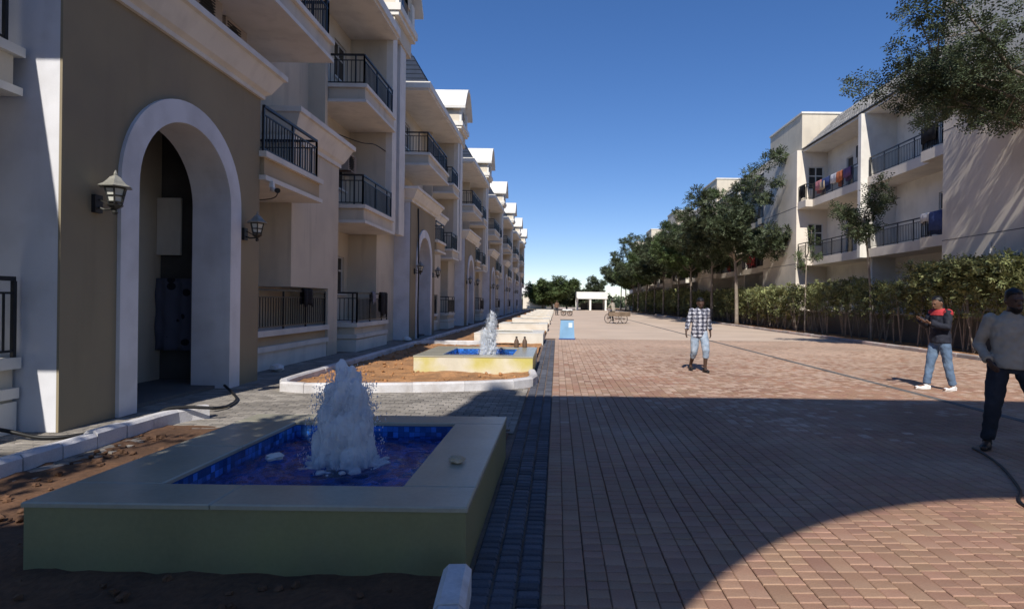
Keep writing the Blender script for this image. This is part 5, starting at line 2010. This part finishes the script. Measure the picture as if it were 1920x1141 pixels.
def hose(name, pts, r, label):
    P = [Vector(p) for p in pts]
    out = []
    for i in range(len(P) - 1):
        p0, p1, p2, p3 = P[max(i - 1, 0)], P[i], P[i + 1], P[min(i + 2, len(P) - 1)]
        for k in range(8):
            t = k / 8
            out.append(0.5 * ((2 * p1) + (-p0 + p2) * t + (2 * p0 - 5 * p1 + 4 * p2 - p3) * t * t + (-p0 + 3 * p1 - 3 * p2 + p3) * t ** 3))
    out.append(P[-1])
    return tag(MB().tube(out, [r] * len(out), 7).build(name, 'rubber', smooth=True), label, 'hose')


hose('hose', [(-6.4, 6.0, .28), (-6.0, 6.35, .12), (-5.6, 6.4, .03), (-5.3, 6.6, .025), (-5.0, 7.1, .03), (-4.85, 7.35, .185), (-4.4, 7.6, .15)], .022, 'black hose lying on the walk below the tan portico')
hose('hose', [(-5.6, 9.9, .1), (-5.3, 9.6, .03), (-4.9, 9.0, .025), (-4.7, 8.4, .03), (-4.75, 8.1, .05)], .022, 'short black hose coming out of the nearest arch')
hose('hose', [(4.62, 6.5, .015), (4.55, 6.2, .015), (4.35, 5.7, .015), (4.0, 5.05, .015), (3.7, 4.6, .015), (3.75, 3.8, .015), (4.3, 3.0, .015)], .012, 'thin black hose on the pavement at the bearded man\'s feet')
hose('cable', [(-5.72, 23.95, 5.3), (-5.68, 23.9, 4.0), (-5.68, 23.95, 2.5), (-5.68, 23.9, 1.2), (-5.66, 23.92, .02)], .03, 'black cable hanging down the left side of the second arch')

cc = empty('security_camera', (-5.62, 11.5, 3.72), 'small security camera under the first floor balcony beside the portico', 'camera')
MB().box(-5.66, -5.58, 11.46, 11.54, 3.74, 3.86).build('mount', 'plastic_white', cc)
MB().tube([(-5.62, 11.5, 3.70), (-5.45, 11.35, 3.66)], [0.045, 0.045], 10).build('camera_body', 'plastic_white', cc, smooth=True)
MB().tube([(-5.45, 11.35, 3.66), (-5.42, 11.323, 3.653)], [0.05, 0.05], 10).build('lens_hood', 'rubber', cc)


def scatter(name, n, xr_, yr_, z, smin, smax, mat, parent, seed, flat=0.7, skip=None):
    """small loose bits nobody could count"""
    rng = random.Random(seed)
    mb, rn = MB(), []
    for _ in range(n):
        x, y = rng.uniform(*xr_), rng.uniform(*yr_)
        if skip and skip(x, y):
            continue
        s = rng.uniform(smin, smax) * (1.0 if rng.random() < 0.9 else 1.8)
        m = len(mb.v)
        mb.ball((0, 0, 0), 1.0, 6, 4)
        for i in range(m, len(mb.v)):
            p = mb.v[i]
            k = s * rng.uniform(0.7, 1.25)
            mb.v[i] = (x + p[0] * k, y + p[1] * k * rng.uniform(.8, 1.2), z + s * flat * 0.5 + p[2] * k * flat)
        rn += [rng.random()] * (len(mb.v) - m)
    o = mb.build(name, mat, parent, rnd=rn)
    o['kind'] = 'stuff'
    return o


beds = [o for o in bpy.data.objects if o.name.startswith('soil_bed')]
inF = lambda y0: (lambda x, y: -3.2 < x < -0.45 and y0 - 0.06 < y < y0 + FD + 0.06)
scatter('soil_clods', 420, (-4.7, -0.6), (1.5, 7.1), 0.0, 0.012, 0.035, 'soil_shaded', beds[0], 2, skip=inF(3.36))
scatter('soil_clods', 620, (-4.7, -0.6), (10.7, 20.0), 0.05, 0.012, 0.04, 'soil', beds[1], 3, skip=inF(12.5))
M('dry_leaf', (0.30, 0.19, 0.09), 0.8, 0.3, 9, src='attr', rvar=0.5)
rngl = np.random.default_rng(4)
nl_ = 240
Xl = np.concatenate([rngl.uniform(0.2, 12.2, 140), rngl.uniform(10.0, 12.4, 100)])
Yl = np.concatenate([rngl.uniform(3.2, 24, 140), rngl.uniform(11, 30, 100)])
Vl, rl_ = spray_quads(rngl, np.stack([Xl, Yl, np.full(nl_, 0.012)], axis=1), np.full(nl_, 0.0), 1, 0.001, 0.02, 0.0, 1)
Vl[:, :, 2] = 0.006 + 0.010 * rngl.random((nl_, 1)) + 0.006 * rngl.random((nl_, 4))
lv = quads_mesh('fallen_leaves', Vl, rl_, 'dry_leaf', None, (0, 0, 0))
tag(lv, 'small dry leaves scattered over the pavement', 'leaves', kind='stuff')

ac_unit(-7.38, 28.2, 6.3, 'air conditioner on the wall above the second portico')
ac_unit(-7.38, 19.6, 5.9, 'air conditioner on the first floor wall before the second portico')
hose('cable', [(-7.36, 18.2, 6.9), (-6.9, 18.6, 6.75), (-6.5, 19.3, 6.72), (-6.3, 20.0, 6.85), (-6.12, 20.75, 6.8)], .016, 'loose black cable strung across the first floor balcony')
hose('cable', [(-5.66, 11.55, 3.8), (-5.7, 11.9, 3.72), (-6.3, 12.8, 3.74), (-7.3, 13.3, 3.78)], .012, 'thin cable under the balcony from the security camera')
hose('cable', [(-7.36, 18.6, 3.1), (-7.2, 19.1, 2.95), (-7.3, 19.5, 2.3), (-7.36, 19.6, 1.6)], .014, 'thin wire hanging on the ground floor terrace wall')
